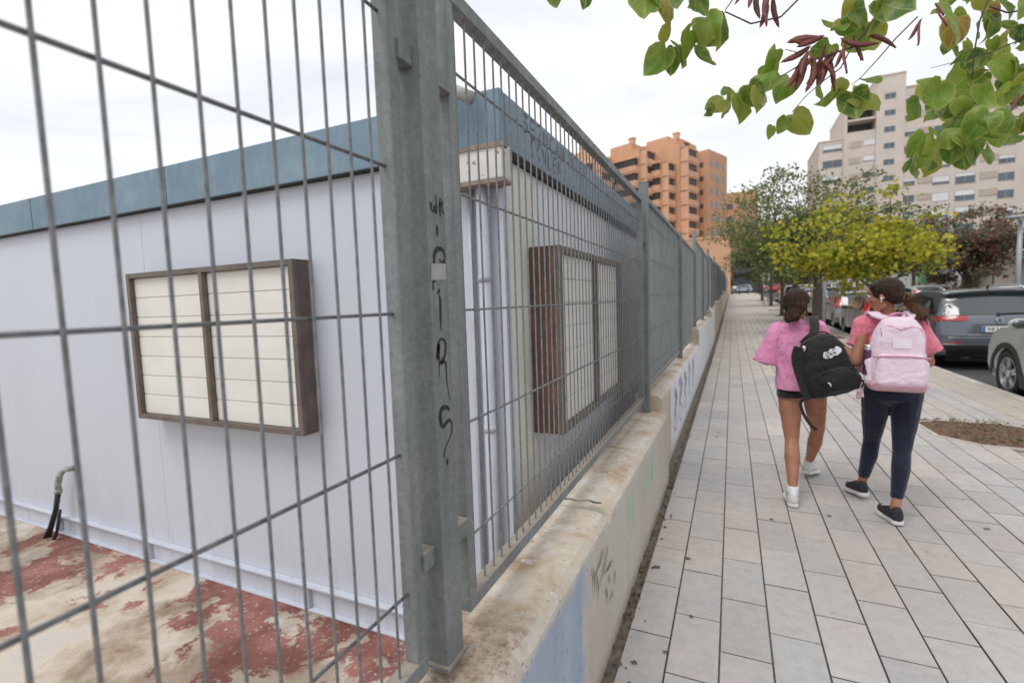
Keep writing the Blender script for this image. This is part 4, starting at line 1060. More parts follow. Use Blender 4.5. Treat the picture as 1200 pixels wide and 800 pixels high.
make_car('suv', silver, 'champagne silver SUV with black wheel arch trim cut off by the right edge', (4.60, 5.75, -.13), detail=2, clad=True, mirror=3.15, axf=3.74)
row = [('hatch', lightgrey, 'light grey hatchback parked directly ahead of the graphite SUV', 17.9), ('hatch', lightgrey, 'second light grey hatchback ahead, with bright red tail lights', 22.4), ('suv', darkblue, 'dark blue car behind the thick dark tree trunk', 27.0),
       ('hatch', palesil, 'pale blue car fourth in the row ahead of the graphite SUV', 32.4), ('hatch', graphite, 'grey hatchback fifth in the row ahead of the graphite SUV', 37.6), ('suv', whitep, 'white car sixth in the row ahead of the graphite SUV', 43.2), ('hatch', darkblue, 'dark hatchback seventh in the row ahead of the graphite SUV', 49.)]
for kd, pm, lb_, y in row: 
    make_car(kd, pm, lb_, (4.55, y, zg(y+2)-.13), detail=2 if y < 28 else 1)
for kd, pm, lb_, y, x in [('hatch', whitep, 'white car parked on the far side, seen between the two girls and the lamp', 30, 9.0), ('suv', whitep, 'white car on the far side of the street behind the yellow tree trunk', 52, 9.0), ('hatch', palesil, 'pale car on the far side just behind the white one', 59, 9.0), ('hatch', whitep, 'pale hatchback behind the roof of the graphite SUV', 22.5, 9.1), ('hatch', redp, 'dark red car roof showing at the right edge behind the graphite SUV', 17.5, 9.1)]:
    make_car(kd, pm, lb_, (x, y, zg(y+2)-.13), detail=1, group='cars parked on the far side')
for kd, pm, lb_, x, y, rz in [('hatch', redp, 'bright red car crossing the far end of the street', 8.6, 97, PI/2), ('hatch', palesil, 'pale blue car left of the red car at the far end', 3.5, 100, PI/2), ('suv', whitep, 'white van-like car near the orange block at the far end', -.5+1.2, 112, 0),
                         ('suv', graphite, 'dark car at the far end next to the white one', -2.2, 110.5, 0), ('suv', whitep, 'white car right of the red one at the far end', 15.5, 98, PI/2), ('suv', darkblue, 'dark car far end right of the orange block', 6.2, 110.5, 0), ('hatch', whitep, 'rightmost white car at the far end behind the tree trunks', 21, 99, PI/2)]:
    make_car(kd, pm, lb_, (x, y, 1.9), rz, detail=1, group='cars at the far end of the street')
# ---------------------------------------------------------------- trees
def leafmat(name, stops, trans=.35):
    t = NT(name); t.world = True
    f = t.n('ShaderNodeTexNoise', {'Vector': t.pos(), 'Scale': 1.9, 'Detail': 3.}).outputs['Fac']
    g = t.n('ShaderNodeTexWhiteNoise', noise_dimensions='3D'); 
    rnd = t.n('ShaderNodeNewGeometry').outputs['Random Per Island']
    fac = t.math('ADD', t.math('MULTIPLY', f, .6), t.math('MULTIPLY', rnd, .42))
    col = t.ramp(fac, stops)
    t.set(col=col, rough=.55, spec=.35)
    tr = t.n('ShaderNodeBsdfTranslucent'); t.t.links.new(col, tr.inputs[0])
    mxs = t.n('ShaderNodeMixShader', {0: trans}); t.t.links.new(t.b.outputs[0], mxs.inputs[1]); t.t.links.new(tr.outputs[0], mxs.inputs[2])
    t.t.links.new(mxs.outputs[0], t.t.nodes['Material Output'].inputs[0]); return t.m
M['leaf_yellow'] = leafmat('yellow_green_leaves', [(.25, (.11, .16, .025, 1)), (.42, (.28, .31, .03, 1)), (.6, (.46, .42, .035, 1)), (.78, (.55, .46, .04, 1)), (.92, (.52, .27, .03, 1))], .4)
M['leaf_green'] = leafmat('grey_green_leaves', [(.25, (.07, .10, .035, 1)), (.5, (.15, .18, .06, 1)), (.7, (.25, .26, .08, 1)), (.88, (.28, .18, .09, 1))], .3)
M['leaf_dark'] = leafmat('dark_green_leaves', [(.25, (.03, .06, .02, 1)), (.6, (.06, .10, .03, 1)), (.85, (.10, .14, .04, 1))], .25)
M['leaf_red'] = leafmat('reddish_green_leaves', [(.25, (.07, .11, .05, 1)), (.45, (.15, .17, .09, 1)), (.56, (.20, .11, .08, 1)), (.8, (.27, .08, .06, 1))], .3)
t = NT('bark'); t.world = True
t.set(col=t.ramp(t.noise(18, 6, .7, scale=(1, 1, .25)), [(.3, (.045, .036, .03, 1)), (.7, (.14, .115, .095, 1))]), rough=.95); t.bump(t.noise(30, 5, .7, scale=(1, 1, .2)), .8, .02); M['bark'] = t.m
def tree(x, y, h0, cr, ch, lm, n, label, cat='tree', tr=.11, seed=1, lean=0, leaf=.085, group='street trees along the kerb', off=(0, 0), density=1., zb=None):
    rg = random.Random(seed); z0 = zg(y)-.03 if zb is None else zb
    th = thing('tree', (x, y, z0), label, cat, group)
    b = MB(); base = Vector((x, y, z0)); top = Vector((x+lean, y, z0+h0))
    b.tube([base, base+Vector((0, 0, .15)), base.lerp(top, .5)+Vector((rg.uniform(-.05, .05), 0, 0)), top], [tr*1.3, tr*1.05, tr*.9, tr*.8], 12)
    tips = []
    cc = top+Vector((off[0], off[1], ch*.45))
    def grow(p, d, L, r, lev):
        pts = [p]; rs = [r]; q = p
        for k in range(3):
            d = (d+Vector((rg.uniform(-.25, .25), rg.uniform(-.25, .25), rg.uniform(-.1, .2)))).normalized(); q = q+d*L/3; pts.append(q); rs.append(r*(1-.22*(k+1)))
        b.tube(pts, rs, 7 if lev == 0 else 5, cap=False)
        if lev >= 1: tips.append((pts[2], r))
        tips.append((q, r))
        if lev < 3:
            for k in range(3 if lev < 2 else 2):
                a = rg.uniform(0, 2*PI); nd = (d*.9+Vector((math.cos(a), math.sin(a), rg.uniform(-.25, .35)))*.75).normalized(); grow(q if k else pts[2], nd, L*.7, r*.5, lev+1)
    for k in range(6):
        a = 2*PI*k/6+rg.uniform(-.4, .4); e = rg.uniform(.25, 1.3)
        grow(top-Vector((0, 0, rg.uniform(0, .3)*h0*.5)), Vector((math.cos(a)*cr, math.sin(a)*cr, e*ch)).normalized(), cr*.40, tr*.42, 0)
    b.tube([top, top+Vector((rg.uniform(-.2, .2), 0, ch*.6))], [tr*.7, tr*.2], 7)
    lb = MB(); cl = []; H2 = ch*.62
    def inside(p): q = p-cc; return (q.x/cr)**2+(q.y/cr)**2+(q.z/H2)**2
    for p, r in tips:
        if inside(p) < 1.0 and rg.random() < .5: cl.append((p, 1.))
    anchors = [p for p, r in tips]; tb = b; k = 0
    want = int(62*density)
    while k < want:
        d = Vector((rg.gauss(0, 1), rg.gauss(0, 1), rg.gauss(.15, .9))).normalized(); f = rg.uniform(.55, 1.0)**.6
        p = cc+Vector((d.x*cr*f, d.y*cr*f, d.z*H2*f))*(1+.28*noise.noise(d*1.7+Vector((seed, seed*.3, 0))))
        k += 1; cl.append((p, rg.uniform(.6, 1.25)))
        a_ = min(anchors, key=lambda q: (q-p).length); m_ = a_.lerp(p, .5)+Vector((rg.gauss(0, .08), rg.gauss(0, .08), .12)); tb.tube([a_, m_, p], [tr*.14, tr*.09, tr*.04], 5, cap=False)
    b.build('trunk', M['bark'], th, smooth=True)
    wts = [w_**2 for _, w_ in cl]
    for c, w_ in rg.choices(cl, weights=wts, k=n):
        s_ = .30*cr/2.6*w_
        g_ = Vector((rg.gauss(0, 1), rg.gauss(0, 1), rg.gauss(0, .5)))
        if g_.length > 2.3: g_ *= 2.3/g_.length
        p = c+g_*s_
        L = leaf*rg.uniform(.6, 1.25); u = Vector((rg.gauss(0, 1), rg.gauss(0, 1), rg.gauss(-.3, .6))).normalized(); v = u.cross(Vector((rg.gauss(0, 1), rg.gauss(0, 1), rg.gauss(0, 1)))).normalized(); w2 = u.cross(v)
        lb.add([p, p+u*L*.5+v*L*.42, p+u*L+w2*L*.12, p+u*L*.5-v*L*.42], [(0, 1, 2), (0, 2, 3)])
    me = lb.build('crown', lm, th); return th
tree(2.75, 12.85, 1.80, 1.62, 1.62, M['leaf_yellow'], 9000, 'yellow-green street tree above the taller girl, with slim leaning trunk', seed=3, tr=.085, leaf=.10, lean=.1, off=(-.52, .0), density=.8)
tree(2.55, 18.8, 2.2, 2.3, 3.5, M['leaf_green'], 20000, 'tall grey-green tree with the thickest dark trunk, behind the yellow tree', seed=5, tr=.16, leaf=.10, off=(-.4, .3))
tree(2.55, 24.8, 2.3, 2.6, 4.0, M['leaf_green'], 14000, 'grey-green tree third along the kerb, its trunk just right of the smaller girl\'s head', seed=8, tr=.15, leaf=.12, off=(-.7, 0))
tree(2.5, 30.6, 2.3, 2.6, 4.0, M['leaf_green'], 9000, 'grey-green tree fourth along the kerb with slim dark trunk', seed=9, tr=.10, leaf=.14, off=(-.5, 0))
tree(2.7, 42, 2.5, 3.0, 4.4, M['leaf_dark'], 5000, 'dark green tree farther up the pavement', seed=12, tr=.12, leaf=.2)
tree(2.7, 54, 2.5, 3.2, 4.6, M['leaf_dark'], 4500, 'dark green tree near the far end of the pavement', seed=13, tr=.13, leaf=.22)
tree(10.7, 31.5, 1.7, 2.45, 3.3, M['leaf_red'], 22000, 'broad tree with dark green and reddish leaves on the far side of the street', seed=21, tr=.15, leaf=.15, group='trees on the far side', off=(-.2, 0))
tree(12.9, 28.5, 2.0, 2.3, 3.2, M['leaf_red'], 6000, 'second reddish tree at the right edge on the far side', seed=22, tr=.12, leaf=.14, group='trees on the far side')
for i, (x, y, lb_) in enumerate(((10.8, 40, 'dark tree beyond the reddish one on the far side'), (10.9, 56, 'dark green tree halfway along the white boundary wall'), (11, 75, 'dark green tree at the far end of the white boundary wall'))):
    tree(x, y, 2.4, 2.6, 3.6, M['leaf_dark'], 4500, lb_, seed=30+i, tr=.12, leaf=.2, group='trees on the far side')
for i, (x, y) in enumerate(((6.5, 118), (12.5, 119), (19, 118), (26, 119.5), (34, 118))):
    tree(x, y, 2.2, 4.2, 7.2, M['leaf_dark'], 4500, 'large dark tree before the shop row, %s' % ['leftmost', 'second from the left', 'third from the left', 'fourth from the left', 'rightmost'][i], seed=40+i, tr=.2, leaf=.45, group='trees before the shop row')
hd = thing('hedge', (14, 45, 1), 'dark green hedge showing above the white boundary wall', 'hedge')
lb = MB(); rg = random.Random(77)
for i in range(9000):
    p = Vector((rg.uniform(12.6, 14.4), rg.uniform(38, 88), 0)); p.z = rg.uniform(1.0, 3.5+.012*(p.y-38)+.25*noise.noise(p*.5)); L = .2
    u = Vector((rg.gauss(0, 1), rg.gauss(0, 1), rg.gauss(0, 1))).normalized(); v = u.orthogonal().normalized(); lb.add([p-u*L, p+v*L, p+u*L, p-v*L], [(0, 1, 2, 3)])
lb.build('hedge_leaves', M['leaf_dark'], hd)
# near tree: heart-shaped leaves and dark pods on thin twigs
t = NT('judas_leaf')
rnd = t.n('ShaderNodeNewGeometry').outputs['Random Per Island']
base = t.ramp(rnd, [(0, (.045, .11, .015, 1)), (.45, (.10, .21, .02, 1)), (.75, (.19, .31, .03, 1)), (.92, (.33, .33, .04, 1)), (1, (.30, .12, .03, 1))])
blot = t.ramp(t.noise(30, 5, .65), [(.45, 0), (.68, .8)])
col = t.mix(blot, base, (.30, .34, .05, 1)); col = t.mix(t.ramp(t.noise(120, 2, .6), [(.67, 0), (.72, .8)]), col, (.16, .07, .02, 1))
edge = t.n('ShaderNodeVertexColor', layer_name='rim').outputs[0]
ev = t.n('ShaderNodeSeparateColor', {'Color': edge})
col = t.mix(t.math('MULTIPLY', t.math('POWER', ev.outputs[0], 3.), .8), col, (.42, .42, .10, 1))
ang = t.math('ARCTAN2', t.math('SUBTRACT', ev.outputs[1], .5), t.math('SUBTRACT', ev.outputs[2], .25))
vn = t.math('POWER', t.math('ABSOLUTE', t.math('COSINE', t.math('MULTIPLY', ang, 5.2))), 60.)
col = t.mix(t.math('MULTIPLY', vn, .55), col, (.34, .44, .12, 1))
t.set(col=col, rough=.42, spec=.45); t.bump(t.noise(60, 4), .25, .004)
tr_ = t.n('ShaderNodeBsdfTranslucent'); t.t.links.new(col, tr_.inputs[0]); mxs = t.n('ShaderNodeMixShader', {0: .42}); t.t.links.new(t.b.outputs[0], mxs.inputs[1]); t.t.links.new(tr_.outputs[0], mxs.inputs[2]); t.t.links.new(mxs.outputs[0], t.t.nodes['Material Output'].inputs[0])
M['jleaf'] = t.m
M['pod'] = mat('dry_pod', (.15, .035, .028), .6, 0, .45, 30, .3, 90, world=True)
M['twig'] = mat('twig_bark', (.06, .04, .035), .8, 0, .3, 40)
nt = thing('tree', (3.4, -.6, 0), 'near overhanging tree with heart-shaped leaves and dark red pods hanging into the top right', 'tree', 'street trees along the kerb')
lv = MB(); rim = []; pods = MB(); tw = MB(); rg = random.Random(99)
HS = [(0, 0), (.17, -.11), (.36, -.11), (.52, .03), (.58, .27), (.53, .52), (.38, .74), (.17, .92), (0, 1.04)]
def heart(p, tip, nrm, L, curl=.25, fold=.15):
    """leaf attached at p, pointing along tip"""
    u = Vector(tip).normalized(); n = Vector(nrm); n = (n-u*n.dot(u)).normalized(); s_ = u.cross(n)
    wv = rg.uniform(.85, 1.1)
    NR = 4; vs = []; cs = []; 
    outline = [(x*wv, y) for x, y in HS]
    left = [(-x, y) for x, y in outline[1:-1]][::-1]
    pts = outline+left; m = len(pts)
    ph = rg.uniform(0, 6)
    for r in range(1, NR+1):
        f = r/NR
        for i, (x, y) in enumerate(pts):
            X, Y = x*f, .42+(y-.42)*f
            wob = 1+(.035*math.sin(i*2.3+ph) if r == NR else 0)
            X *= wob*.86
            hgt = -curl*((X)**2*1.4+(Y-.35)**2*.9)+fold*abs(X)+(.055*math.sin(6*Y+ph+X*5)+.03*math.sin(11*X+ph))*f
            vs.append(Vector(p)+u*(Y*L)+s_*(X*L)+n*(hgt*L)); cs.append((1. if r == NR else 0., X*.5+.5, Y*.5+.25))
    vs.append(Vector(p)+u*.42*L); cs.append((0, .5, .42*.5+.25)); c = NR*m
    fs = [(c, i, (i+1) % m) for i in range(m)]
    for r in range(NR-1):
        for i in range(m): fs.append((r*m+i, (r+1)*m+i, (r+1)*m+(i+1) % m, r*m+(i+1) % m))
    lv.add(vs, fs); rim.extend(cs)
def leafpx(x, y, size, ang, d=1.3, face=.7, tone=None):
    """leaf whose stalk end appears near (x,y), pointing ang degrees (0 right, 90 down)"""
    p = atD(x, y, d); L = size*d/F*1.02
    a = math.radians(ang); cx = Vector(CM[:, 0]); cy = Vector(CM[:, 1]); cz = Vector(CM[:, 2])
    tip = cx*math.cos(a)-cy*math.sin(a)+cz*rg.uniform(-.5, .5)
    nn = cz*face+cx*rg.uniform(-1.1, 1.1)+cy*rg.uniform(-.8, .8)
    if rg.random() < .25: nn = -nn
    heart(p, tip, nn, L, rg.uniform(.15, .95), rg.uniform(-.1, .55))
    return p
def podpx(x, y, ln, ang, d=1.35):
    pods = MB()
    p = atD(x, y, d); L = ln*d/F; a = math.radians(ang); cx = Vector(CM[:, 0]); cy = Vector(CM[:, 1]); cz = Vector(CM[:, 2])
    u = (cx*math.cos(a)-cy*math.sin(a)+cz*rg.uniform(-.3, .3)).normalized(); s_ = (u.cross(cz+cx*rg.uniform(-.5, .5))).normalized(); n = u.cross(s_)
    W = L*.088; N_ = 10; top = []; 
    bend = rg.uniform(-.12, .12)
    A_ = []; B_ = []; Cc = []
    for k in range(N_+1):
        f = k/N_; wd = W*min(1, (math.sin(PI*min(1, f*1.02+.0))**.45 if 0 < f < 1 else .05))*(1+.06*math.sin(k*2.1))
        c = p+u*L*f+s_*bend*L*math.sin(PI*f)+n*.02*L*math.sin(5*f)
        A_.append(c+s_*wd); B_.append(c-s_*wd); Cc.append(c+n*.0028)
    b0 = pods.add(A_+Cc+B_+[q-n*.0056 for q in Cc], [])
    m = N_+1
    for k in range(N_):
        for r0, r1 in ((0, m), (m, 2*m), (2*m, 3*m), (3*m, 0)): pods.f.append((b0+r0+k, b0+r0+k+1, b0+r1+k+1, b0+r1+k)); pods.mi.append(0)
    pods.build('seed_pod', M['pod'], nt, smooth=True)
def twig(pts, r0=.0032, r1=.0012, d=1.35):
    P = [atD(p[0], p[1], p[2] if len(p) > 2 else d) for p in pts]; n = len(P); tw.tube(P, [r0+(r1-r0)*i/(n-1) for i in range(n)], 6)
# twigs measured off the photograph, at their real distance
twig([(1010, -60, 1.5), (955, -20, 1.4), (915, 20, 1.36), (880, 28), (850, 14), (838, 25), (812, 45), (785, 58)], .003, .001)
twig([(870, -30), (862, -5), (850, 12)], .0022, .0015)
twig([(1085, -40, 1.55), (1040, 0, 1.45), (1015, 35, 1.4), (1000, 55), (970, 65), (940, 75), (918, 88), (900, 96), (888, 102)], .004, .001)
twig([(1000, 52, 1.4), (985, 80), (965, 95), (945, 112), (928, 132)], .002, .0008)
twig([(1075, 20, 1.5), (1050, 45), (1030, 68), (1010, 90), (998, 100)], .0022, .0008)
twig([(955, 60), (935, 62), (920, 58)], .0015, .001)
twig([(1200, -30, 1.7), (1160, -5, 1.6), (1148, 25, 1.55), (1142, 60, 1.55), (1139, 92, 1.55)], .004, .0015, 1.55)
twig([(1260, 10, 1.9), (1215, 10, 1.8), (1180, 15, 1.7), (1160, 8, 1.6)], .004, .002)
twig([(1230, 60, 1.8), (1200, 45, 1.75), (1160, 62, 1.65), (1130, 70, 1.6), (1091, 80, 1.6)], .003, .0008)
twig([(1250, 90, 1.9), (1200, 100, 1.8), (1160, 112, 1.7), (1130, 128, 1.65), (1115, 145, 1.65), (1100, 165, 1.65)], .003, .001)
twig([(1260, 130, 1.9), (1210, 135, 1.8), (1165, 140, 1.7), (1125, 160, 1.65), (1105, 185, 1.65)], .003, .001)
JL = [ # x, y, size, angle, distance
 (650, -14, 26, 70, 1.25), (676, -22, 30, 60, 1.25), (690, -16, 24, 95, 1.3),
 (756, -10, 40, 95, 1.25), (765, -18, 36, 60, 1.25), (778, -10, 42, 80, 1.3), (800, -12, 34, 100, 1.25), (815, -8, 30, 55, 1.25), (822, -10, 28, 120, 1.3),
 (781, 58, 38, 130, 1.3), (776, 48, 24, -60, 1.3), (790, 56, 30, 95, 1.3), (795, 52, 34, 75, 1.32), (808, 36, 38, 108, 1.28), (824, 24, 38, 70, 1.3), (830, 16, 38, 95, 1.28), (846, 14, 40, 78, 1.33), (842, 22, 34, 120, 1.35), (812, 58, 36, 60, 1.33),
 (905, 82, 34, 140, 1.35), (913, 58, 30, 110, 1.35), (896, 76, 24, 60, 1.38), (866, 108, 36, 75, 1.38), (848, 118, 26, 150, 1.38), (855, 112, 28, 105, 1.4), (838, 125, 18, 130, 1.38), (852, 110, 14, -90, 1.4), (888, 104, 30, 90, 1.35), (876, 100, 32, 50, 1.35),
 (925, 90, 30, 115, 1.42), (955, 72, 26, 60, 1.42), (985, 28, 22, 30, 1.4), (992, 24, 20, 150, 1.4), (970, 60, 26, 170, 1.4), (966, 30, 30, 10, 1.4), (975, 52, 18, 100, 1.4), (996, 40, 30, 60, 1.45), (1020, 28, 34, 80, 1.45), (1000, 10, 36, 20, 1.38), (1032, 2, 44, 50, 1.3), (1045, -8, 46, 95, 1.3), (1010, -5, 30, 110, 1.4),
 (985, 104, 30, 140, 1.45), (998, 108, 34, 75, 1.42), (1003, 106, 38, 30, 1.42), (930, 134, 34, 45, 1.42), (922, 138, 20, 110, 1.42), (905, 148, 16, 100, 1.42), (1015, 95, 24, -20, 1.45), (990, 92, 22, 120, 1.45), (960, 98, 28, 95, 1.4)]
for x, y, s_, a, d in JL: leafpx(x, y, s_*.92, a, d)
# dense cluster at the right
for i in range(150):
    u_ = rg.random(); 
    x = rg.uniform(1075, 1240); y = rg.uniform(-20, 190)
    # outline of the mass: diagonal from (1095,0) down to (1075,195) and right
    lim = 1105+12*math.sin(y*.06)-(8 if y < 60 else (24 if y < 110 else 14))+(y > 150)*(-14)
    if x < lim or (y > 60+ .0 and y < 96 and x < 1122) or y > 205-(x-1075)*.30+(30*rg.random()-15): continue
    if 20 < y < 62 and x < 1128 and rg.random() < .5: continue
    leafpx(x, y, rg.uniform(15, 28), rg.choice([60, 80, 95, 120, 140, 30])+rg.uniform(-20, 20), rg.uniform(1.55, 2.0))
for x, y, s_, a, d in [(1110, 2, 60, 55, 1.4), (1125, 20, 40, 95, 1.5), (1100, 100, 46, 110, 1.5), (1098, 92, 36, 150, 1.55), (1078, 118, 34, 120, 1.6), (1160, 130, 44, 120, 1.5), (1185, 128, 40, 90, 1.5), (1140, 148, 40, 60, 1.55), (1110, 150, 34, 110, 1.6), (1095, 165, 30, 130, 1.6), (1082, 178, 26, 100, 1.6), (1070, 186, 22, 110, 1.6), (1072, 196, 18, 70, 1.6), (1118, 168, 30, 80, 1.6), (1170, 70, 38, 60, 1.6), (1150, 100, 38, 70, 1.6), (1180, 95, 40, 120, 1.6)]: leafpx(x, y, s_*.8, a, d)
for x, y, ln, a in [(888, -14, 36, 85), (895, -8, 40, 95), (903, -10, 46, 100), (906, -6, 36, 70), (880, -16, 30, 100), (870, -18, 24, 110),
    (966, 42, 40, 155), (962, 44, 48, 165), (955, 48, 36, 172), (950, 54, 42, 150), (948, 60, 40, 115), (945, 62, 46, 105), (942, 66, 44, 120), (955, 64, 34, 130), (953, 66, 42, 100), (960, 70, 32, 60), (975, 60, 40, 110), (982, 58, 44, 115), (978, 66, 40, 135), (990, 50, 42, 95), (992, 52, 36, 120), (985, 45, 40, 20), (1014, 40, 38, 30), (1000, 42, 30, 60), (968, 50, 36, 100), (1005, 48, 26, 80), (975, 72, 34, 80), (1078, 26, 34, 105), (1080, 22, 28, 120), (1096, 4, 18, 60), (1098, 10, 26, 75), (1195, 110, 26, 120)]: podpx(x, y, ln, a)
def outside(p):
    c_ = CM.T@(np.array(p)-CP)
    if c_[2] > -.15: return True
    X_, Y_ = 600-F*c_[0]/c_[2], 400+F*c_[1]/c_[2]
    return X_ < -90 or X_ > 1290 or Y_ < -90 or Y_ > 890
B0 = Vector((3.2, -.4, 2.25)); ctr = [atD(1330, -160, 2.3), atD(1150, -230, 1.9), atD(960, -260, 1.7), B0+Vector((.3, .8, .9)), B0+Vector((-.6, -.7, 1.1)), B0+Vector((.9, -.5, 1.0)), B0+Vector((0, 0, .9))]
k = 0
while k < 750:
    c_ = rg.choice(ctr); s0 = .32 if c_ in ctr[:3] else .55
    p = c_+Vector((rg.gauss(0, s0), rg.gauss(0, s0), rg.gauss(.05, s0*.55)))
    k += 1
    if p.z < 1.9 or not outside(p): continue
    heart(p, (rg.gauss(0, .7), rg.gauss(0, .7), -.7), (rg.gauss(0, 1), rg.gauss(0, 1), rg.gauss(.3, .6)), rg.uniform(.06, .10), rg.uniform(.15, .8), rg.uniform(0, .5))
lo = lv.build('crown', M['jleaf'], nt, smooth=True)
ca = lo.data.color_attributes.new('rim', 'FLOAT_COLOR', 'POINT'); ca.data.foreach_set('color', [v for c in rim for v in (c[0], c[1], c[2], 1)])
tw.build('twigs', M['twig'], nt, smooth=True)
# trunk and limbs carrying those twigs, off to the right of the view
b = MB(); b.tube([(3.4, -.6, -.03), (3.38, -.55, .3), (3.3, -.5, 1.4), (3.2, -.4, 2.3)], [.14, .11, .10, .09], 12)
B0 = Vector((3.2, -.4, 2.25)); B1 = atD(1330, -160, 2.3); B2 = atD(1150, -230, 1.9); B3 = atD(960, -260, 1.7)
b.tube([B0, B0.lerp(B1, .5)+Vector((0, 0, .12)), B1, B1.lerp(B2, .5)+Vector((0, 0, .05)), B2, B2.lerp(B3, .6)+Vector((0, 0, .04)), B3], [.055, .042, .034, .028, .02, .014, .008], 9)
b.tube([B0, B0+Vector((.25, .5, .5)), B0+Vector((.4, 1.2, 1.3))], [.05, .035, .012], 8); b.tube([B0, B0+Vector((-.3, -.5, .6)), B0+Vector((-.7, -.9, 1.3))], [.05, .035, .012], 8); b.tube([B0, B0+Vector((.5, -.4, .6)), B0+Vector((1.1, -.6, 1.2))], [.05, .03, .012], 8)
for (x, y, d, B_) in ((1010, -60, 1.5, B3), (1085, -40, 1.55, B2), (1200, -30, 1.7, B2), (1260, 10, 1.9, B1), (1230, 60, 1.8, B1), (1250, 90, 1.9, B1), (1260, 130, 1.9, B1), (870, -30, 1.35, B3)):
    e = atD(x, y, d); m_ = e.lerp(B_, .5)+Vector((rg.gauss(0, .03), rg.gauss(0, .03), .05)); b.tube([B_, m_, e], [.010, .006, .0036], 6)
b.build('trunk', M['bark'], nt, smooth=True)
# ---------------------------------------------------------------- dry leaves and specks on the ground
M['dryleaf'] = mat('dry_leaf', (.13, .085, .045), .8, 0, .5, 20, world=True)
rg = random.Random(4)
def litter(x, y, z, s_, a, label):
    b = MB(); pts = []
    for k in range(9):
        t_ = 2*PI*k/9; r = s_*(1 if k % 2 else .7); pts.append((x+math.cos(t_+a)*r, y+math.sin(t_+a)*r*.6, z+.002+.25*s_*abs(math.sin(t_*1.5+a))))
    b.prism(pts, (0, 0, .0012)); return tag(b.build('dry_leaf', M['dryleaf']), label, 'leaf', 'dry leaves fallen on the pavement')
spots = [((780, 765), 'brown leaf on the joint line nearest the bottom edge of the picture'), ((743, 777), 'small crumb of dry leaf left of the first joint line'), ((810, 723), 'flat round dark leaf on the second slab column'), ((770, 665), 'tiny brown leaf close by the low wall'), ((806, 655), 'small dark leaf beside the first joint line, mid way'), ((972, 605), 'curled leaf lying between the two girls\' feet'), ((904, 609), 'tiny leaf in front of the white sneakers'), ((827, 428), 'brown leaf heap against the white painted wall'), ((742, 692), 'reddish leaf in the gutter at the foot of the wall'), ((1020, 543), 'small leaf just behind the black sneakers'), ((840, 512), 'little leaf on the pavement far left of the girls'), ((1156, 620), 'lone small leaf at the right of the pavement')]
for (px, lb_) in spots:
    p = atZ(*px); litter(p.x, p.y, .002, .014+.008*rg.random(), rg.random()*6, lb_)
lb = MB()
for i in range(900):
    y = rg.uniform(.4, 14); x = rg.uniform(-.468, -.432) if rg.random() < .75 else -.44+abs(rg.gauss(0, .03)); s_ = rg.uniform(.003, .013); a = rg.random()*6
    lb.add([(x+s_*math.cos(a+k*PI/2), y+s_*1.5*math.sin(a+k*PI/2), -.004+rg.uniform(0, .012)) for k in range(4)], [(0, 1, 2, 3)])
tag(lb.build('leaf_litter', M['dryleaf']), 'narrow band of leaf crumbs and grit along the foot of the wall', 'leaf litter', kind='stuff')
lb = MB()
for i in range(500):
    a = rg.random()*6; x = rg.uniform(1.95, 3.1); y = rg.uniform(5.95, 6.9); s_ = rg.uniform(.006, .02)
    if not pin(x, y, P0): continue
    lb.add([(x+s_*math.cos(a+k*PI/2), y+s_*math.sin(a+k*PI/2), .03+rg.uniform(0, .02)) for k in range(4)], [(0, 1, 2, 3)])
tag(lb.build('pit_litter', M['dryleaf']), 'wood chips and leaf crumbs over the soil of the near tree pit', 'leaf litter', kind='stuff')
M['weed'] = mat('weed', (.10, .16, .04), .8, 0, .3, 20)
lb = MB()
for i in range(160):
    x = rg.choice([2.25, 2.6, 2.5, 2.9])+rg.gauss(0, .04); y = rg.choice([6.1, 6.85, 6.5])+rg.gauss(0, .03); h_ = rg.uniform(.02, .07); a = rg.random()*6
    lb.add([(x, y, .02), (x+.006, y, .02), (x+.03*math.cos(a), y+.03*math.sin(a), .03+h_)], [(0, 1, 2)])
tag(lb.build('weeds', M['weed']), 'few small green weeds sprouting in the soil of the near tree pit', 'weeds', kind='stuff')
# ---------------------------------------------------------------- people
def skinmat():
    t = NT('tanned_skin'); t.world = True
    t.set(col=t.mix(t.ramp(t.noise(11, 6, .65), [(.3, 0), (.7, 1)]), (.29, .125, .072, 1), (.43, .20, .12, 1)), rough=.5, sss=.08, spec=.4); t.b.inputs['Subsurface Radius'].default_value = (.02, .008, .004)
    t.bump(t.noise(140, 3), .08, .002); return t.m
M['skin'] = skinmat()
def cloth(name, c, c2, sc_=18, wr=.5, rough=.85):
    t = NT(name); t.world = True
    t.set(col=t.ramp(t.noise(9, 5), [(.3, c), (.7, c2)]), rough=rough, sheen=.25, spec=.25)
    h = t.math('ADD', t.noise(sc_, 4, .5, 1.6, scale=(1, 1, .45)), t.math('MULTIPLY', t.noise(300, 2), .10)); t.bump(h, wr*1.5, .035); return t.m
M['pink'] = cloth('pink_cotton', (.72, .25, .45, 1), (.83, .34, .56, 1)); M['coral'] = cloth('coral_cotton', (.70, .17, .245, 1), (.80, .23, .31, 1))
M['blackcloth'] = cloth('black_cotton', (.008, .008, .009, 1), (.016, .016, .018, 1)); M['navy'] = cloth('navy_leggings', (.006, .008, .024, 1), (.012, .015, .038, 1), 14, .3, .7)
M['hair'] = None
def hairmat(name, a, b_, c):
    t = NT(name); t.world = True
    f = t.noise(90, 4, .6, .6, scale=(1, 1, .10))
    t.set(col=t.ramp(f, [(.3, a), (.55, b_), (.75, c)]), rough=.5, spec=.25); t.bump(t.noise(160, 3, .6, .5, scale=(1, 1, .08)), .9, .01); return t.m
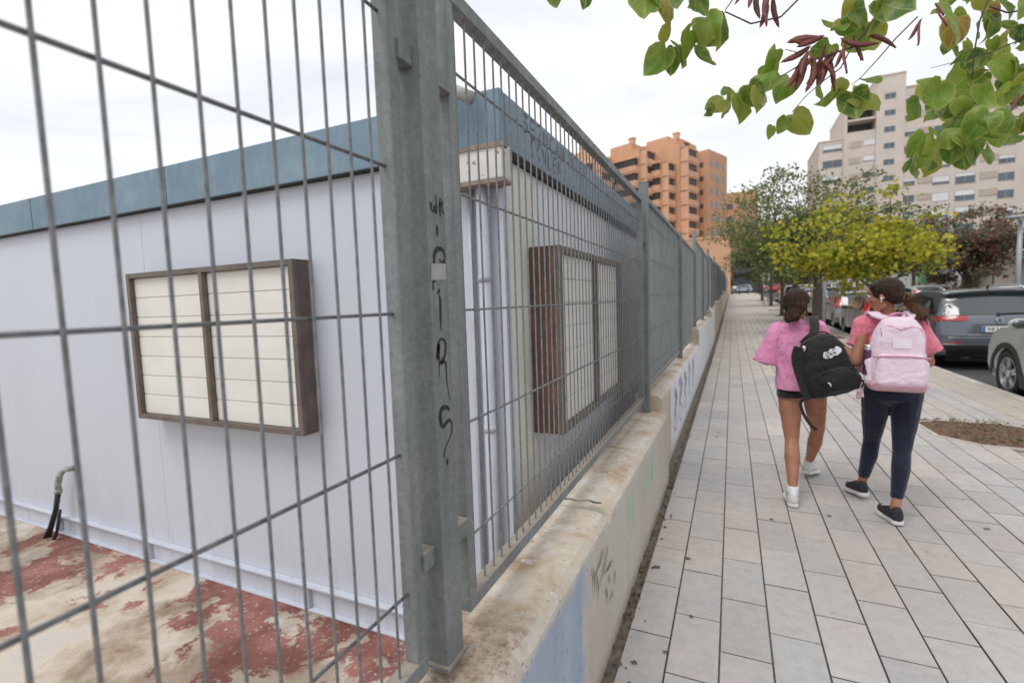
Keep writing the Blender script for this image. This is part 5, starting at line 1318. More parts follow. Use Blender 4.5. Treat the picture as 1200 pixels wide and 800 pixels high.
M['hair1'] = hairmat('dark_brown_hair', (.014, .007, .004, 1), (.04, .019, .010, 1), (.10, .05, .025, 1)); M['hair1b'] = hairmat('light_hair_tips', (.04, .02, .012, 1), (.12, .065, .035, 1), (.26, .15, .08, 1))
M['shoew'] = mat('white_trainer', (.62, .62, .60), .6, 0, .08, 20, .2); M['sock'] = mat('white_sock', (.7, .7, .72), .9, 0, .06, 60, .4, 200)
M['shoeb'] = mat('black_trainer', (.02, .021, .024), .75, 0, .3, 40, .5, 300); M['sole'] = mat('white_sole', (.66, .66, .65), .6, 0, .08)
M['eye'] = mat('eye_white', (.7, .68, .65), .3, 0, .02); M['iris'] = mat('iris_brown', (.03, .015, .008), .2); M['lip'] = mat('lips', (.35, .11, .09), .5)
def V(*a): return Vector(a)
def hand(b, wrist, d, n, side, L=.155, curl=.35):
    """palm from wrist along d, palm normal n (fingers curl towards n); side = vector to the thumb"""
    d = Vector(d).normalized(); n = Vector(n); n = (n-d*n.dot(d)).normalized(); s_ = d.cross(n)
    if s_.dot(Vector(side)) < 0: s_ = -s_
    pw = L*.42; w0 = Vector(wrist)
    for k in range(4): b.cap(w0+s_*(pw*(.28-.19*k)), w0+d*L*.46+s_*(pw*(.42-.28*k)), .013, .0115, 8)
    b.cap(w0-d*.01, w0+d*L*.2, .019, .019, 8)
    for k, ln in enumerate((.42, .48, .44, .34)):
        p = w0+d*L*.47+s_*(pw*(.42-.28*k)); a = 0; q = p; dd = d
        for j, fr in enumerate((.45, .32, .23)):
            a += curl*(.7+.5*j); dd = (d*math.cos(a)+n*math.sin(a)); q2 = q+dd*L*ln*fr*1.05; b.cap(q, q2, .0085-.001*j, .0078-.001*j, 8); q = q2
    p = w0+d*L*.14+s_*pw*.42; q = p+(d*.55+s_*.75+n*.25).normalized()*L*.24; r = q+(d*.9+s_*.15+n*.5).normalized()*L*.2; b.cap(p, q, .0115, .0095, 8); b.cap(q, r, .0095, .0075, 8)
def head(b, c, fwd, s=1.0):
    """skull + face; c = centre, fwd = facing direction"""
    f = Vector(fwd).normalized(); up = V(0, 0, 1); up = (up-f*up.dot(f)).normalized(); r = f.cross(up)
    R = Matrix((r, f, up)).transposed(); c = Vector(c)
    P = lambda x, y, z: c+R@V(x*s, y*s, z*s)
    b.ell(P(0, -.012, .025), (.073*s, .090*s, .083*s), R); b.ell(P(0, .025, -.035), (.056*s, .058*s, .070*s), R); b.ell(P(0, .045, -.088), (.026*s, .026*s, .022*s), R)
    b.ell(P(0, .07, .045), (.05*s, .02*s, .03*s), R)
    for e in (-1, 1):
        b.ell(P(e*.032, .055, -.018), (.022*s, .022*s, .02*s), R); b.ell(P(e*.072, -.004, -.008), (.010*s, .017*s, .029*s), R); b.cap(P(e*.05, .0, -.07), P(e*.02, .05, -.085), .02*s, .02*s, 8)
    b.cap(P(0, .080, .012), P(0, .100, -.022), .008*s, .013*s, 8)
    for e in (-1, 1): b.ell(P(e*.010, .092, -.026), (.008*s, .009*s, .007*s), R)
    b.ell(P(0, .078, -.052), (.022*s, .012*s, .009*s), R); b.ell(P(0, .074, -.063), (.018*s, .012*s, .008*s), R)
    return P, R
def face_bits(P, R, root, s=1.0):
    for e in (-1, 1):
        b = MB(); b.ell(P(e*.030, .073, .008), (.013*s, .008*s, .009*s), R); eo = b.build('eye', M['eye'], root, smooth=True)
        b = MB(); b.ell(P(e*.030, .0795, .008), (.006*s, .003*s, .006*s), R); b.build('iris', M['iris'], eo, smooth=True)
        b = MB(); b.cap(P(e*.018, .082, .026), P(e*.046, .070, .028), .0035*s, .003*s, 6); b.build('eyebrow', M['hair1'], root, smooth=True)
    b = MB(); b.ell(P(0, .0865, -.054), (.020*s, .006*s, .0055*s), R); b.ell(P(0, .083, -.063), (.017*s, .006*s, .006*s), R); b.build('lips', M['lip'], root, smooth=True)
def shoe(th, heel, toe, pitch, upm, lab=None, w=.042, zlift=0, sock=None):
    """heel,toe = ground points; pitch lifts the heel"""
    h = Vector(heel); t_ = Vector(toe); d = (t_-h); L = d.length; d.normalize(); s_ = d.cross(V(0, 0, 1)).normalized(); u = s_.cross(d)
    P = lambda a, b_, c_: h+d*a*L+s_*b_+u*c_
    so_ = MB(); pts = []
    outl = [(0, .0), (.02, .6), (.1, .85), (.3, .78), (.5, .85), (.72, 1.08), (.88, .95), (.97, .55), (1.0, 0)]
    poly = [P(a, w*c, 0) for a, c in outl]+[P(a, -w*c, 0) for a, c in outl[-2:0:-1]]
    so_.prism(poly, u*.026)
    b = MB()
    b.cap(P(.15, 0, .055), P(.45, 0, .052), w*.88, w*.92, 12); b.cap(P(.45, 0, .05), P(.82, 0, .040), w*.95, w*.78, 12); b.cap(P(.13, 0, .045), P(.13, 0, .082), w*.80, w*.72, 12); b.cap(P(.22, 0, .07), P(.42, 0, .075), w*.72, w*.6, 12)
    up_ = blob('shoe', b, upm, th, .006, 4)
    so_.build('sole', M['sole'], up_, bevel=.006)
    lc = MB()
    for k in range(4): a = .42+.09*k; lc.cap(P(a, -w*.55, .098-.008*k), P(a+.02, w*.55, .098-.008*k), .0035, .0035, 6)
    lc.build('laces', M['sole'], up_, smooth=True)
    return P
def sleeve(b, S_, d, L, r0, r1, n=18):
    d = Vector(d).normalized(); b.tube([S_-d*.03, S_+d*L*.3, S_+d*L*.65, S_+d*L], [r0*.85, r0, (r0+r1)/2, r1], n)
# ---- girl with the black bag -------------------------------------------------
g1 = thing('person', (.50, 4.15, 0), 'person in a pink oversized t-shirt, black shorts and white sneakers, walking away on the left', 'person', 'two girls walking away')
b = MB()
H1 = V(.435, 4.17, 1.415)
P1, R1 = head(b, H1, (.25, 1, -.22), .97)
LS, RS = V(.315, 4.16, 1.235), V(.575, 4.17, 1.24)
b.cap(V(.44, 4.15, 1.22), V(.438, 4.155, 1.36), .050, .046)
b.cap(V(.40, 4.15, 1.20), LS, .065, .052); b.cap(V(.48, 4.15, 1.20), RS, .065, .052)
b.ell(V(.45, 4.16, 1.10), (.145, .09, .16)); b.ell(V(.46, 4.16, .96), (.125, .085, .13)); b.ell(V(.475, 4.16, .84), (.150, .105, .11))
LE, RE = V(.245, 4.12, 1.00), V(.66, 4.20, 1.03)
LW, RW = V(.30, 4.31, .99), V(.70, 4.36, 1.11)
b.cap(LS, LE, .046, .037); b.cap(LE, LW, .036, .024); b.cap(RS, RE, .046, .036); b.cap(RE, RW, .035, .024)
hand(b, LW, (.25, .9, .1), (1, 0, .2), (0, 0, 1)); hand(b, RW, (.05, .95, .2), (-.8, 0, -.3), (0, 0, 1))
# legs
LH, RH = V(.395, 4.15, .80), V(.555, 4.19, .80); LK, RK = V(.405, 4.07, .43), V(.605, 4.33, .445); LA, RA_ = V(.395, 3.80, .10), V(.575, 4.50+.02, .125)
LA = V(.395, 3.865, .11)
b.cap(LH, LK.lerp(LH, .5), .088, .073); b.cap(LK.lerp(LH, .5), LK, .073, .050); b.cap(LK, LK.lerp(LA, .35)+V(0, -.018, 0), .045, .053); b.cap(LK.lerp(LA, .35)+V(0, -.018, 0), LA, .053, .027)
b.cap(RH, RK.lerp(RH, .5), .088, .073); b.cap(RK.lerp(RH, .5), RK, .073, .050); b.cap(RK, RK.lerp(RA_, .35)+V(0, -.018, 0), .045, .053); b.cap(RK.lerp(RA_, .35)+V(0, -.018, 0), RA_, .053, .027)
b.cap(LA, LA+V(-.005, .05, -.055), .032, .028); b.cap(LA+V(0, -.0, -.02), LA+V(.0, .14, -.07), .028, .022); b.cap(RA_, RA_+V(.03, .11, -.07), .030, .022)
blob('body', b, M['skin'], g1, .0065, 5)
face_bits(P1, R1, g1, .97)
# hair with a low loose bun
b = MB(); c = lambda x, y, z: P1(x, y, z)
b.ell(c(0, -.024, .034), (.085, .094, .088), R1); b.ell(c(-.0, -.05, -.015), (.078, .065, .070), R1); b.ell(c(0, -.065, -.06), (.058, .04, .05), R1)
b.ell(c(-.01, -.105, -.085), (.040, .034, .038), R1); b.ell(c(.012, -.118, -.115), (.034, .03, .034), R1); b.ell(c(-.03, -.11, -.125), (.030, .026, .034), R1)
def ruff(p, n): return .0045*noise.noise(Vector((p.x*60, p.y*60, p.z*14)))+.003*noise.noise(p*140)
blob('hair', b, M['hair1'], g1, .005, 3, disp=ruff)
b = MB(); rh = random.Random(2)
for k in range(46):
    a = rh.uniform(0, 2*PI); p = c(-.005+.03*math.cos(a), -.112, -.10+.03*math.sin(a)); q = p+V(rh.gauss(0, .02), rh.gauss(-.01, .012), rh.gauss(0, .02)); r = q+V(rh.gauss(0, .02), rh.gauss(0, .01), -abs(rh.gauss(.01, .015)))
    b.tube([p, q, r], [.0022, .0018, .0006], 5)
for k in range(30):
    e = rh.choice((-1, 1)); p = c(e*.07, -.03, -.04+rh.uniform(-.02, .02)); q = p+V(e*rh.uniform(-.005, .012), -.02, -.04); r = q+V(e*rh.uniform(-.02, .012), -.01, -.05*rh.random()-.02); b.tube([p, q, r], [.0013, .001, .0004], 4)
b.build('loose_hair', M['hair1b'], g1, smooth=True)
def wrinkle(am=.006, fr=(9, 9, 16), dr=0):
    def f(p, n):
        a = noise.noise(Vector((p.x*fr[0], p.y*fr[1], p.z*fr[2])))+.5*noise.noise(Vector((p.x*fr[0]*2.2+9, p.y*fr[1]*2, p.z*fr[2]*2.5)))
        return am*a
    return f
# oversized tee: body and wide open sleeves
b = MB()
b.cap(V(.40, 4.15, 1.205), LS+V(.005, 0, -.002), .074, .062); b.cap(V(.48, 4.15, 1.205), RS+V(-.005, 0, -.002), .074, .062); b.cap(V(.438, 4.15, 1.20), V(.438, 4.15, 1.275), .068, .056)
b.ell(V(.45, 4.15, 1.10), (.160, .110, .17)); b.tube([V(.45, 4.15, 1.16), V(.455, 4.15, 1.06), V(.465, 4.15, .95), V(.475, 4.155, .86), V(.478, 4.155, .74)], [.10, .118, .124, .134, .142], 20)
for dx in (-.045, .045): b.tube([V(.45+dx, 4.15, 1.15), V(.46+dx, 4.15, .95), V(.477+dx, 4.155, .74)], [.10, .112, .134], 18)
sleeve(b, LS, (-.28, -.06, -.95), .27, .066, .086); sleeve(b, LS+V(-.01, 0, -.02), (-.42, -.04, -.90), .255, .05, .06)
sleeve(b, RS, (.36, .12, -.92), .22, .064, .074)
tee = blob('t_shirt', b, M['pink'], g1, .007, 3, disp=wrinkle(.010, (11, 11, 8)))
# cut hems clean: remove the rounded bottoms
def cut(o, co_, no, root, cap=True):
    bm = bmesh.new(); bm.from_mesh(o.data); off = ORI.get(root.name, Vector((0, 0, 0)))
    r = bmesh.ops.bisect_plane(bm, geom=bm.verts[:]+bm.edges[:]+bm.faces[:], plane_co=Vector(co_)-off, plane_no=Vector(no), clear_outer=True)
    bm.to_mesh(o.data); bm.free()
    o.data.polygons.foreach_set('use_smooth', [True]*len(o.data.polygons)); s_ = o.modifiers.new('th', 'SOLIDIFY'); s_.thickness = .004; s_.offset = -1
cut(tee, V(.47, 4.15, .792), V(.0, .0, -1), g1)
b = MB(); b.cap(LH+V(.02, 0, .0), LH+V(.005, -.02, -.06), .100, .096); b.cap(RH+V(-.02, 0, .0), RH+V(.005, .01, -.06), .100, .096); b.ell(V(.475, 4.16, .82), (.150, .110, .07))
sh_ = blob('shorts', b, M['blackcloth'], g1, .007, 4, disp=wrinkle(.003)); cut(sh_, V(.47, 4.15, .735), V(0, 0, -1), g1)
shoe(g1, LA+V(0, -.065, -.105), LA+V(-.01, .165, -.103), 0, M['shoew']); shoe(g1, RA_+V(-.025, -.06, -.085), RA_+V(.07, .135, -.118), 0, M['shoew'])
for A_ in (LA, RA_): 
    b = MB(); b.tube([A_+V(0, 0, -.03), A_+V(0, 0, .0), A_+V(0, 0, .035)], [.042, .036, .037], 16, cap=False); o = b.build('sock', M['sock'], g1, smooth=True); o.modifiers.new('s', 'SOLIDIFY').thickness = .003
# ---- girl with the pink backpack ----------------------------------------------
g2 = thing('person', (.98, 3.98, 0), 'person in a coral t-shirt and navy leggings with low ponytail, walking away on the right', 'person', 'two girls walking away')
b = MB()
H2 = V(.920, 3.97, 1.465)
P2, R2 = head(b, H2, (-.88, .45, -.18), .98)
LS, RS = V(.825, 4.0, 1.275), V(1.10, 3.99, 1.27)
b.cap(V(.945, 3.99, 1.26), V(.935, 3.985, 1.40), .052, .047)
b.cap(V(.90, 3.99, 1.24), LS, .068, .054); b.cap(V(1.0, 3.99, 1.24), RS, .068, .054)
b.ell(V(.965, 4.0, 1.13), (.150, .095, .17)); b.ell(V(.975, 4.0, .99), (.125, .088, .13)); b.ell(V(.98, 4.0, .86), (.155, .112, .12))
LE, RE = V(.757, 3.90, 1.03), V(1.175, 4.02, 1.02); LW, RW = V(.700, 3.99, 1.115), V(1.13, 4.24, 1.0)
b.cap(LS, LE, .047, .038); b.cap(LE, LW, .037, .024); b.cap(RS, RE, .047, .038); b.cap(RE, RW, .037, .024)
hand(b, LW, (-.55, .45, .55), (-.45, .5, -.5), (.3, -.2, 1), .15, .5); hand(b, RW, (-.2, .9, -.1), (-1, 0, 0), (0, 0, 1))
LH, RH = V(.90, 3.99, .82), V(1.065, 4.0, .82); LK, RK = V(.900, 4.10, .455), V(1.02, 3.90, .445); LA, RA_ = V(.862, 4.16, .125), V(.965, 3.775, .12)
def legs(b, g=0):
    for H_, K_, A_ in ((LH, LK, LA), (RH, RK, RA_)):
        m_ = K_.lerp(H_, .5); c_ = K_.lerp(A_, .33)+V(0, -.02, 0)
        b.cap(H_, m_, .088+g, .070+g); b.cap(m_, K_, .070+g, .046+g); b.cap(K_, c_, .045+g, .047+g); b.cap(c_, A_.lerp(c_, .25 if g else 0), .047+g, .030+g if g else .027)
legs(b)
for A_, dx in ((LA, -.03), (RA_, -.02)): b.cap(A_, A_+V(dx*.2, .0, -.05), .030, .030); b.cap(A_+V(0, 0, -.03), A_+V(dx, .13, -.075), .028, .02)
blob('body', b, M['skin'], g2, .0065, 5); face_bits(P2, R2, g2, .98)
b = MB(); legs(b, .006); b.ell(V(.98, 4.0, .86), (.150, .112, .11)); b.cap(V(.93, 3.97, .82), V(1.035, 3.98, .82), .092, .092); b.cap(V(.93, 4.0, .92), V(1.03, 4.0, .92), .085, .085)
lg = blob('leggings', b, M['navy'], g2, .0065, 4, disp=wrinkle(.0018, (14, 14, 22)))
cut(lg, V(.98, 4, .165), V(0, 0, -1), g2)
b = MB()
b.cap(V(.90, 3.99, 1.245), LS+V(-.003, 0, 0), .078, .064); b.cap(V(1.0, 3.99, 1.245), RS+V(.003, 0, 0), .078, .064); b.cap(V(.945, 3.99, 1.24), V(.942, 3.988, 1.31), .072, .060)
b.ell(V(.965, 4.0, 1.13), (.165, .110, .18)); b.ell(V(.975, 4.0, 1.0), (.140, .100, .17)); b.ell(V(.98, 4.0, .90), (.152, .114, .13)); b.cap(V(.915, 4., .85), V(1.045, 4., .85), .090, .090)
sleeve(b, LS, (-.30, -.10, -.95), .165, .062, .070); sleeve(b, RS, (.40, .06, -.92), .20, .062, .072)
tee = blob('t_shirt', b, M['coral'], g2, .008, 6, disp=wrinkle(.009, (12, 12, 9)))
cut(tee, V(.98, 4.0, .84), V(0, 0, -1), g2); 
# hair pulled back into a low tail swinging right
b = MB(); c = lambda x, y, z: P2(x, y, z)
b.ell(c(0, -.024, .032), (.085, .094, .086), R2); b.ell(c(0, -.062, -.01), (.070, .05, .062), R2); b.ell(c(0, .022, .062), (.070, .056, .046), R2)
blob('hair', b, M['hair1'], g2, .005, 3, disp=lambda p, n: .0022*noise.noise(Vector((p.x*40, p.y*40, p.z*90))))
tail = [c(0, -.10, -.035), c(0, -.13, -.04), V(1.045, 3.93, 1.415), V(1.07, 3.92, 1.385), V(1.095, 3.92, 1.345), V(1.115, 3.925, 1.325)]
b = MB()
for a, d_, r in zip(tail[:-1], tail[1:], (.030, .026, .032, .034, .028)): b.cap(a, d_, r, r*.92)
blob('ponytail', b, M['hair1b'], g2, .005, 3, disp=lambda p, n: .006*noise.noise(Vector((p.x*50, p.y*50, p.z*30)))+.004*noise.noise(p*120))
b = MB(); rh = random.Random(6)
for k in range(120):
    i = rh.randrange(1, 5); p = tail[i]+V(rh.gauss(0, .014), rh.gauss(-.008, .012), rh.gauss(0, .014)); q = p+V(.03, 0, -.02)+V(rh.gauss(0, .014), rh.gauss(0, .01), rh.gauss(0, .014)); r = q+V(.02, 0, -.03)+V(rh.gauss(0, .014), 0, rh.gauss(0, .014)); b.tube([p, q, r], [.0018, .0014, .0004], 4)
b.build('loose_hair', M['hair1b'], g2, smooth=True)
b = MB(); b.ell(c(-.0, -.118, -.04), (.030, .012, .030), R2); b.build('hair_tie', M['blackcloth'], g2, smooth=True)
for e in (-1, 1): b = MB(); b.ell(c(e*.079, -.002, -.018), (.008, .009, .009), R2); b.cap(c(e*.08, .0, -.02), c(e*.08, .004, -.045), .0035, .003, 6); b.build('earbud', M['sole'], g2, smooth=True)
shoe(g2, LA+V(.012, -.06, -.09), LA+V(-.06, .15, -.122), 0, M['shoeb']); shoe(g2, RA_+V(.008, -.065, -.112), RA_+V(-.05, .16, -.118), 0, M['shoeb'])
# ---------------------------------------------------------------- backpacks
def bagcloth(name, c, c2, wr=.5):
    t = NT(name); t.world = True
    t.set(col=t.ramp(t.noise(5, 5), [(.3, c), (.7, c2)]), rough=.7, sheen=.15, spec=.3); t.bump(t.math('ADD', t.noise(9, 5, .6, 1.5), t.math('MULTIPLY', t.noise(420, 2), .05)), wr, .03); return t.m
M['bagblack'] = bagcloth('black_canvas', (.009, .009, .010, 1), (.017, .017, .018, 1), .6); M['bagpink'] = bagcloth('pale_pink_canvas', (.78, .61, .71, 1), (.85, .70, .79, 1), .45); M['bagpink2'] = bagcloth('dusty_pink_base', (.56, .33, .38, 1), (.62, .38, .43, 1), .2); M['bagpinkd'] = bagcloth('pink_piping', (.60, .28, .40, 1), (.66, .33, .45, 1), .1)
M['logo'] = mat('white_print', (.75, .75, .77), .6, 0, .03); M['patch'] = mat('pale_patch', (.84, .75, .82), .6, 0, .03)
class Frame:                                  # local frame: u right, v up, n out (towards the viewer behind the girls)
    def __init__(s, c, rot=0, nrm=(0, -1, 0)):
        s.c = Vector(c); n = Vector(nrm).normalized(); up = V(0, 0, 1); u0 = up.cross(n).normalized(); v0 = n.cross(u0)
        a = rot; s.u = u0*math.cos(a)+v0*math.sin(a); s.v = -u0*math.sin(a)+v0*math.cos(a); s.n = n
        s.R = Matrix((s.u, s.v, s.n)).transposed()
    def __call__(s, a, b_, d=0): return s.c+s.u*a+s.v*b_+s.n*d
def bag(fr, W, Hh, D, m, name, label, cat, dome=.2, disp=None, voxel=.007):
    th = thing(name, tuple(fr.c), label, cat)
    b = MB(); N_ = 28; rings = []
    # superelliptic outline with a domed top, bulging depth
    NL = 7
    def outl(f):
        pts = []
        for k in range(N_):
            a = 2*PI*k/N_; ca_, sa = math.cos(a), math.sin(a); e = .42 if sa < 0 else .62
            x = math.copysign(abs(ca_)**e, ca_)*W/2; y = math.copysign(abs(sa)**e, sa)*Hh/2
            x *= 1-dome*max(0, y/Hh+.25)**1.5
            pts.append((x*f, y*f))
        return pts
    for j in range(NL+1):
        a = -PI/2+PI*j/NL; f = max(.02, math.cos(a))**.38; d = math.copysign(abs(math.sin(a))**.8, math.sin(a))*D/2
        rings.append(b.add([fr(x, y, d) for x, y in outl(f)], []))
    for j in range(NL):
        for k in range(N_): b.f.append((rings[j]+k, rings[j]+(k+1) % N_, rings[j+1]+(k+1) % N_, rings[j+1]+k)); b.mi.append(0)
    b.f.append(tuple(rings[0]+k for k in reversed(range(N_)))); b.mi.append(0); b.f.append(tuple(rings[-1]+k for k in range(N_))); b.mi.append(0)
    return th, b
# black one: hangs off the first girl's right shoulder, tilted
fb = Frame((.578, 3.90, 1.00), math.radians(15), (.05, -1, .06))
th, b = bag(fb, .325, .43, .17, m=M['bagblack'], dome=.42, name='backpack', label='black canvas backpack with white printed logo hanging from one shoulder', cat='backpack')
b.ell(fb(.095, -.125, .01), (.095, .085, .08), fb.R)
body = blob('main_compartment', b, M['bagblack'], th, .007, 5, disp=wrinkle(.010, (11, 11, 13)))
b = MB(); b.ell(fb(.045, -.105, .075), (.115, .085, .055), fb.R); b.cap(fb(-.05, -.15, .06), fb(.14, -.15, .06), .04, .04); b.cap(fb(-.045, -.06, .06), fb(.14, -.06, .06), .028, .026)
pk = blob('front_pocket', b, M['bagblack'], th, .006, 4, disp=wrinkle(.007, (14, 14, 16)))
b = MB(); b.tube([fb(-.045, -.035, .093), fb(.05, -.028, .102), (fb(.14, -.036, .085))], .004, 6); b.build('zip', M['rail'], pk, smooth=True)
b = MB(); b.tube([fb(-.035, -.10, .125), fb(-.02, -.115, .132), fb(-.025, -.13, .132)], .006, 6); b.build('zip_pull', M['chrome'], pk, smooth=True)
b = MB(); b.tube([fb(-.145, .04, .05), fb(-.13, .13, .055), fb(-.08, .19, .05), fb(0, .207, .04), fb(.09, .19, .04), fb(.14, .10, .04)], .005, 6); b.build('zip_line', M['rail'], th, smooth=True)
b = MB(); b.tube([fb(-.10, .165, .075), fb(-.095, .15, .084), fb(-.105, .13, .086)], .006, 6); b.ell(fb(-.098, .155, .082), (.012, .012, .006), fb.R); b.build('zip_pull', M['chrome'], th, smooth=True)
# straps
def strap(pts, wd, thk, m, name, parent, wdir):
    b = MB(); P = [Vector(p) for p in pts]; Q = []
    for i in range(len(P)-1):
        p0, p1, p2, p3 = P[max(i-1, 0)], P[i], P[i+1], P[min(i+2, len(P)-1)]
        for k in range(6): u = k/6; Q.append(.5*((2*p1)+(p2-p0)*u+(2*p0-5*p1+4*p2-p3)*u*u+(3*p1-p0-3*p2+p3)*u**3))
    Q.append(P[-1]); rg_ = []; wd_ = Vector(wdir)
    for i, q in enumerate(Q):
        d = (Q[min(i+1, len(Q)-1)]-Q[max(i-1, 0)]).normalized(); s_ = (wd_-d*wd_.dot(d)).normalized(); n = d.cross(s_)
        rg_.append(b.add([q+s_*wd/2+n*thk/2, q-s_*wd/2+n*thk/2, q-s_*wd/2-n*thk/2, q+s_*wd/2-n*thk/2], []))
    for i in range(len(rg_)-1):
        for k in range(4): b.f.append((rg_[i]+k, rg_[i]+(k+1) % 4, rg_[i+1]+(k+1) % 4, rg_[i+1]+k)); b.mi.append(0)
    for r, fl in ((rg_[0], 1), (rg_[-1], -1)): b.f.append(tuple(r+k for k in (range(4) if fl > 0 else reversed(range(4))))); b.mi.append(0)
    return b.build(name, m, parent, smooth=False, bevel=.003)
strap([fb(-.02, .185, -.05), V(.535, 4.03, 1.255), V(.535, 4.08, 1.305), V(.545, 4.15, 1.325), V(.555, 4.235, 1.29), V(.56, 4.275, 1.18), V(.56, 4.27, 1.05)], .058, .012, M['bagblack'], 'shoulder_strap', th, (1, 0, 0))
strap([fb(-.10, .19, .0), fb(-.03, .232, .01), fb(.05, .225, .01), fb(.09, .19, 0)], .03, .01, M['bagblack'], 'carry_handle', th, (0, 1, 0))
strap([fb(-.13, .17, .06), fb(-.165, .10, .06), fb(-.172, .0, .05), fb(-.168, -.12, .05), fb(-.16, -.20, .05)], .048, .014, M['bagblack'], 'shoulder_strap', th, (1, .3, 0))
strap([fb(-.165, -.18, .05), V(.435, 3.85, .74), V(.455, 3.85, .66), V(.50, 3.86, .585), V(.535, 3.87, .555)], .022, .004, M['bagblack'], 'loose_strap_end', th, (1, .3, 0))
# printed logo: a long waisted shape with dark letters
dg = bpy.context.evaluated_depsgraph_get()
def project(o, fr, pts, lift=.003):
    """drop local (a,b) points onto the bag surface from behind"""
    out = []; mw = Vector(o.parent.location) if o.parent else Vector((0, 0, 0))
    for a, b_ in pts:
        s0 = fr(a, b_, .4)-mw; hit, loc, nr, ix = o.ray_cast(s0, -fr.n)
        out.append((loc+mw+fr.n*lift) if hit else fr(a, b_, .1))
    return out
bpy.context.view_layer.update()
LC = (.052, .078); LA_ = math.radians(14); lw, lh = .060, .034
def lg_(x, y): return (LC[0]+(x*math.cos(LA_)-y*math.sin(LA_)), LC[1]+(x*math.sin(LA_)+y*math.cos(LA_)))
n_ = 17; b = MB(); up_e = []; lo_e = []
for k in range(n_):
    x = -1+2*k/(n_-1); edge = (1-abs(x)**6)**.5 if abs(x) < 1 else 0
    hh = .72+.28*math.cos(3*PI*x)*.6; up_e.append(lg_(x*lw, lh*.9*edge*hh+.004)); lo_e.append(lg_(x*lw, -lh*.9*edge*(.72-.28*math.cos(3*PI*x)*.4)-.0))
b.add(project(body, fb, up_e, .004)+project(body, fb, lo_e, .004), [(k, k+1, n_+k+1, n_+k) for k in range(n_-1)]); lo_ = b.build('printed_logo', M['logo'], th)
b = MB()
def lstroke(pts, wd): 
    Q = project(body, fb, [lg_(x*lw, y*lh) for x, y in pts], .0055); stroke(b, Q, wd, nrm=tuple(fb.n), off=.0006, taper=False)
for pts in ([(-.72, .42), (-.55, -.42), (-.40, .62)], [(-.70, .45), (.62, .50)], [(-.34, -.35), (-.2, .2), (-.05, -.35)], [(-.28, -.12), (-.1, -.12)], [(.06, -.35), (.08, .2), (.26, -.35), (.28, .2)], [(.62, .18), (.46, .12), (.60, -.12), (.44, -.35)], [(-.82, -.5), (-.7, -.2)]): lstroke(pts, .0048)
b.build('logo_letters', M['ink'], lo_)
# pink one, worn on both shoulders
fp = Frame((.955, 3.80, 1.105), math.radians(-1.5), (.0, -1, .03))
th, b = bag(fp, .305, .46, .165, m=M['bagpink'], dome=.36, name='backpack', label='pale pink backpack with bottle pocket worn on both shoulders', cat='backpack')
body = blob('main_compartment', b, M['bagpink'], th, .007, 5, disp=wrinkle(.005, (9, 9, 8)))
b = MB()
for k in range(13): zz = -.178+.0115*k; b.cap(fp(-.098+.0006*k, zz, .067), fp(.100-.0006*k, zz, .067), .037, .037)
pk = blob('front_pocket', b, M['bagpink'], th, .006, 4, disp=wrinkle(.006, (14, 14, 18)))
b = MB(); b.tube([fp(-.145, -.028, .085), fp(-.05, -.018, .108), fp(.05, -.018, .108), fp(.145, -.028, .085)], .006, 6); b.build('piping', M['bagpinkd'], pk, smooth=True)
b = MB(); b.tube([fp(-.14, -.20, .09), fp(0, -.20, .118), fp(.14, -.20, .09)], .003, 6); b.build('seam', M['bagpinkd'], pk, smooth=True)
b = MB(); b.cap(fp(-.11, -.205, -.01), fp(.11, -.205, -.01), .045, .045); b.cap(fp(-.11, -.205, .045), fp(.11, -.205, .045), .042, .042); blob('bottom_panel', b, M['bagpink2'], th, .006, 3)
b = MB(); pts = [(-.10, .105), (-.105, .15), (-.06, .17), (-.01, .145), (.05, .165), (.10, .15), (.125, .08), (.13, 0)]
b.tube(project(body, fp, pts, .002), .0035, 6); b.build('zip_line', M['bagpinkd'], th, smooth=True)
gx = [(-.045+.095*i/4, .03+.065*j/4) for j in range(5) for i in range(5)]
b = MB(); b.add(project(body, fp, gx, .004), [(j*5+i, j*5+i+1, (j+1)*5+i+1, (j+1)*5+i) for j in range(4) for i in range(4)]); b.build('square_patch', M['patch'], th, smooth=True)
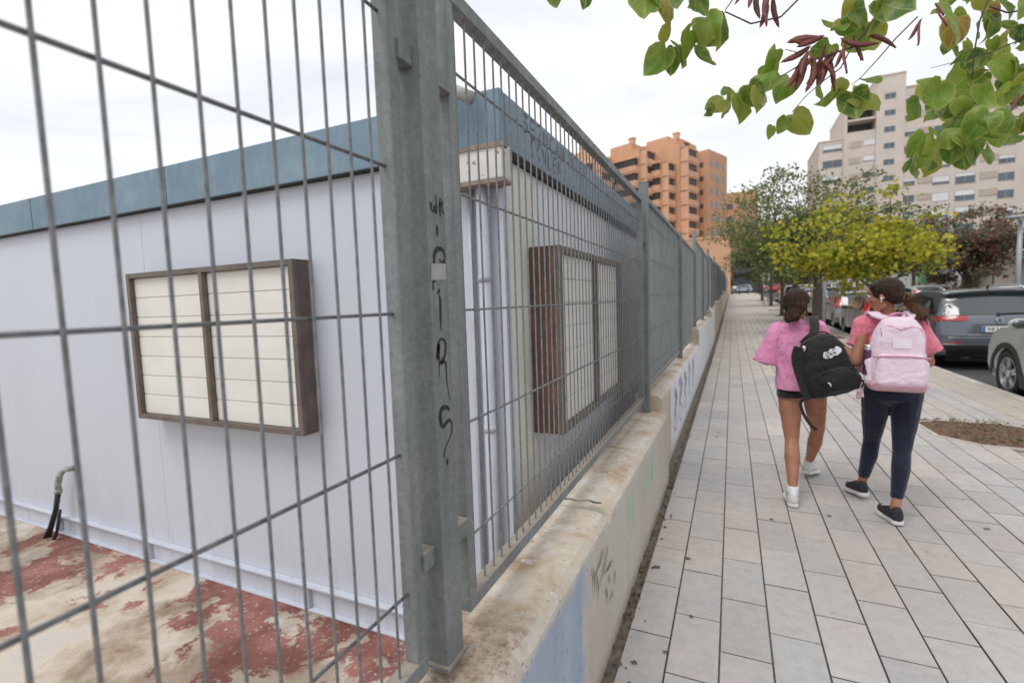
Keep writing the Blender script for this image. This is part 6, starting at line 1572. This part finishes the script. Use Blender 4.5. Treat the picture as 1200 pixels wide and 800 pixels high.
b = MB(); b.cap(fp(-.143, -.06, .01), fp(-.138, -.18, .01), .038, .034); blob('side_pocket', b, M['bagpink'], th, .006, 3)
b = MB(); b.cap(fp(.128, -.075, .01), fp(.125, -.18, .01), .036, .034); blob('side_pocket', b, M['bagpink'], th, .006, 3)
for sg in (-1, 1): strap([fp(sg*.055, .215, -.05), V(.955+sg*.085, 3.905, 1.335), V(.955+sg*.10, 3.96, 1.355), V(.955+sg*.105, 4.03, 1.325), V(.955+sg*.105, 4.10, 1.24), V(.955+sg*.13, 4.08, 1.05), V(.955+sg*.15, 3.95, .95)], .062, .014, M['bagpink'], 'shoulder_strap', th, (1, 0, 0))
strap([fp(-.045, .215, .0), fp(-.03, .245, .0), fp(.03, .245, .0), fp(.045, .215, .0)], .03, .010, M['bagpinkd'], 'carry_handle', th, (0, 1, 0))
strap([V(.805, 3.86, .93), V(.785, 3.85, .86), V(.79, 3.85, .80)], .016, .004, M['bagpink'], 'strap_end', th, (1, 0, 0))
b = MB(); b.tube([fp(-.175, -.20, .0), fp(-.19, -.25, .0)], .0025, 6); b.ell(fp(-.193, -.265, 0), (.011, .011, .022), fp.R); b.cap(fp(-.193, -.27, 0), fp(-.193, -.30, 0), .010, .014, 8); b.build('tassel', M['bagpink2'], th, smooth=True)
b = MB(); pts = [fp(.175+.018*math.cos(a), -.24+.03*math.sin(a), 0) for a in [k*.5 for k in range(11)]]; b.tube(pts, .0025, 6); b.build('strap_loop', M['bagpink'], th, smooth=True)
M['bottle'] = mat('purple_bottle', (.10, .035, .09), .35, .3, .1); 
bt = thing('water_bottle', tuple(fp(-.152, -.09, .01)), 'dark purple metal water bottle with silver cap in the side pocket of the pink backpack', 'bottle')
b = MB(); b.tube([fp(-.152, -.15, .01), fp(-.152, -.005, .01), fp(-.152, .012, .01)], [.029, .029, .024], 20); b.build('bottle_body', M['bottle'], bt, smooth=True, bevel=.003)
b = MB(); b.tube([fp(-.152, .012, .01), fp(-.152, .04, .01), fp(-.152, .046, .01)], [.025, .025, .019], 20); b.build('cap', M['chrome'], bt, smooth=False, bevel=.002)
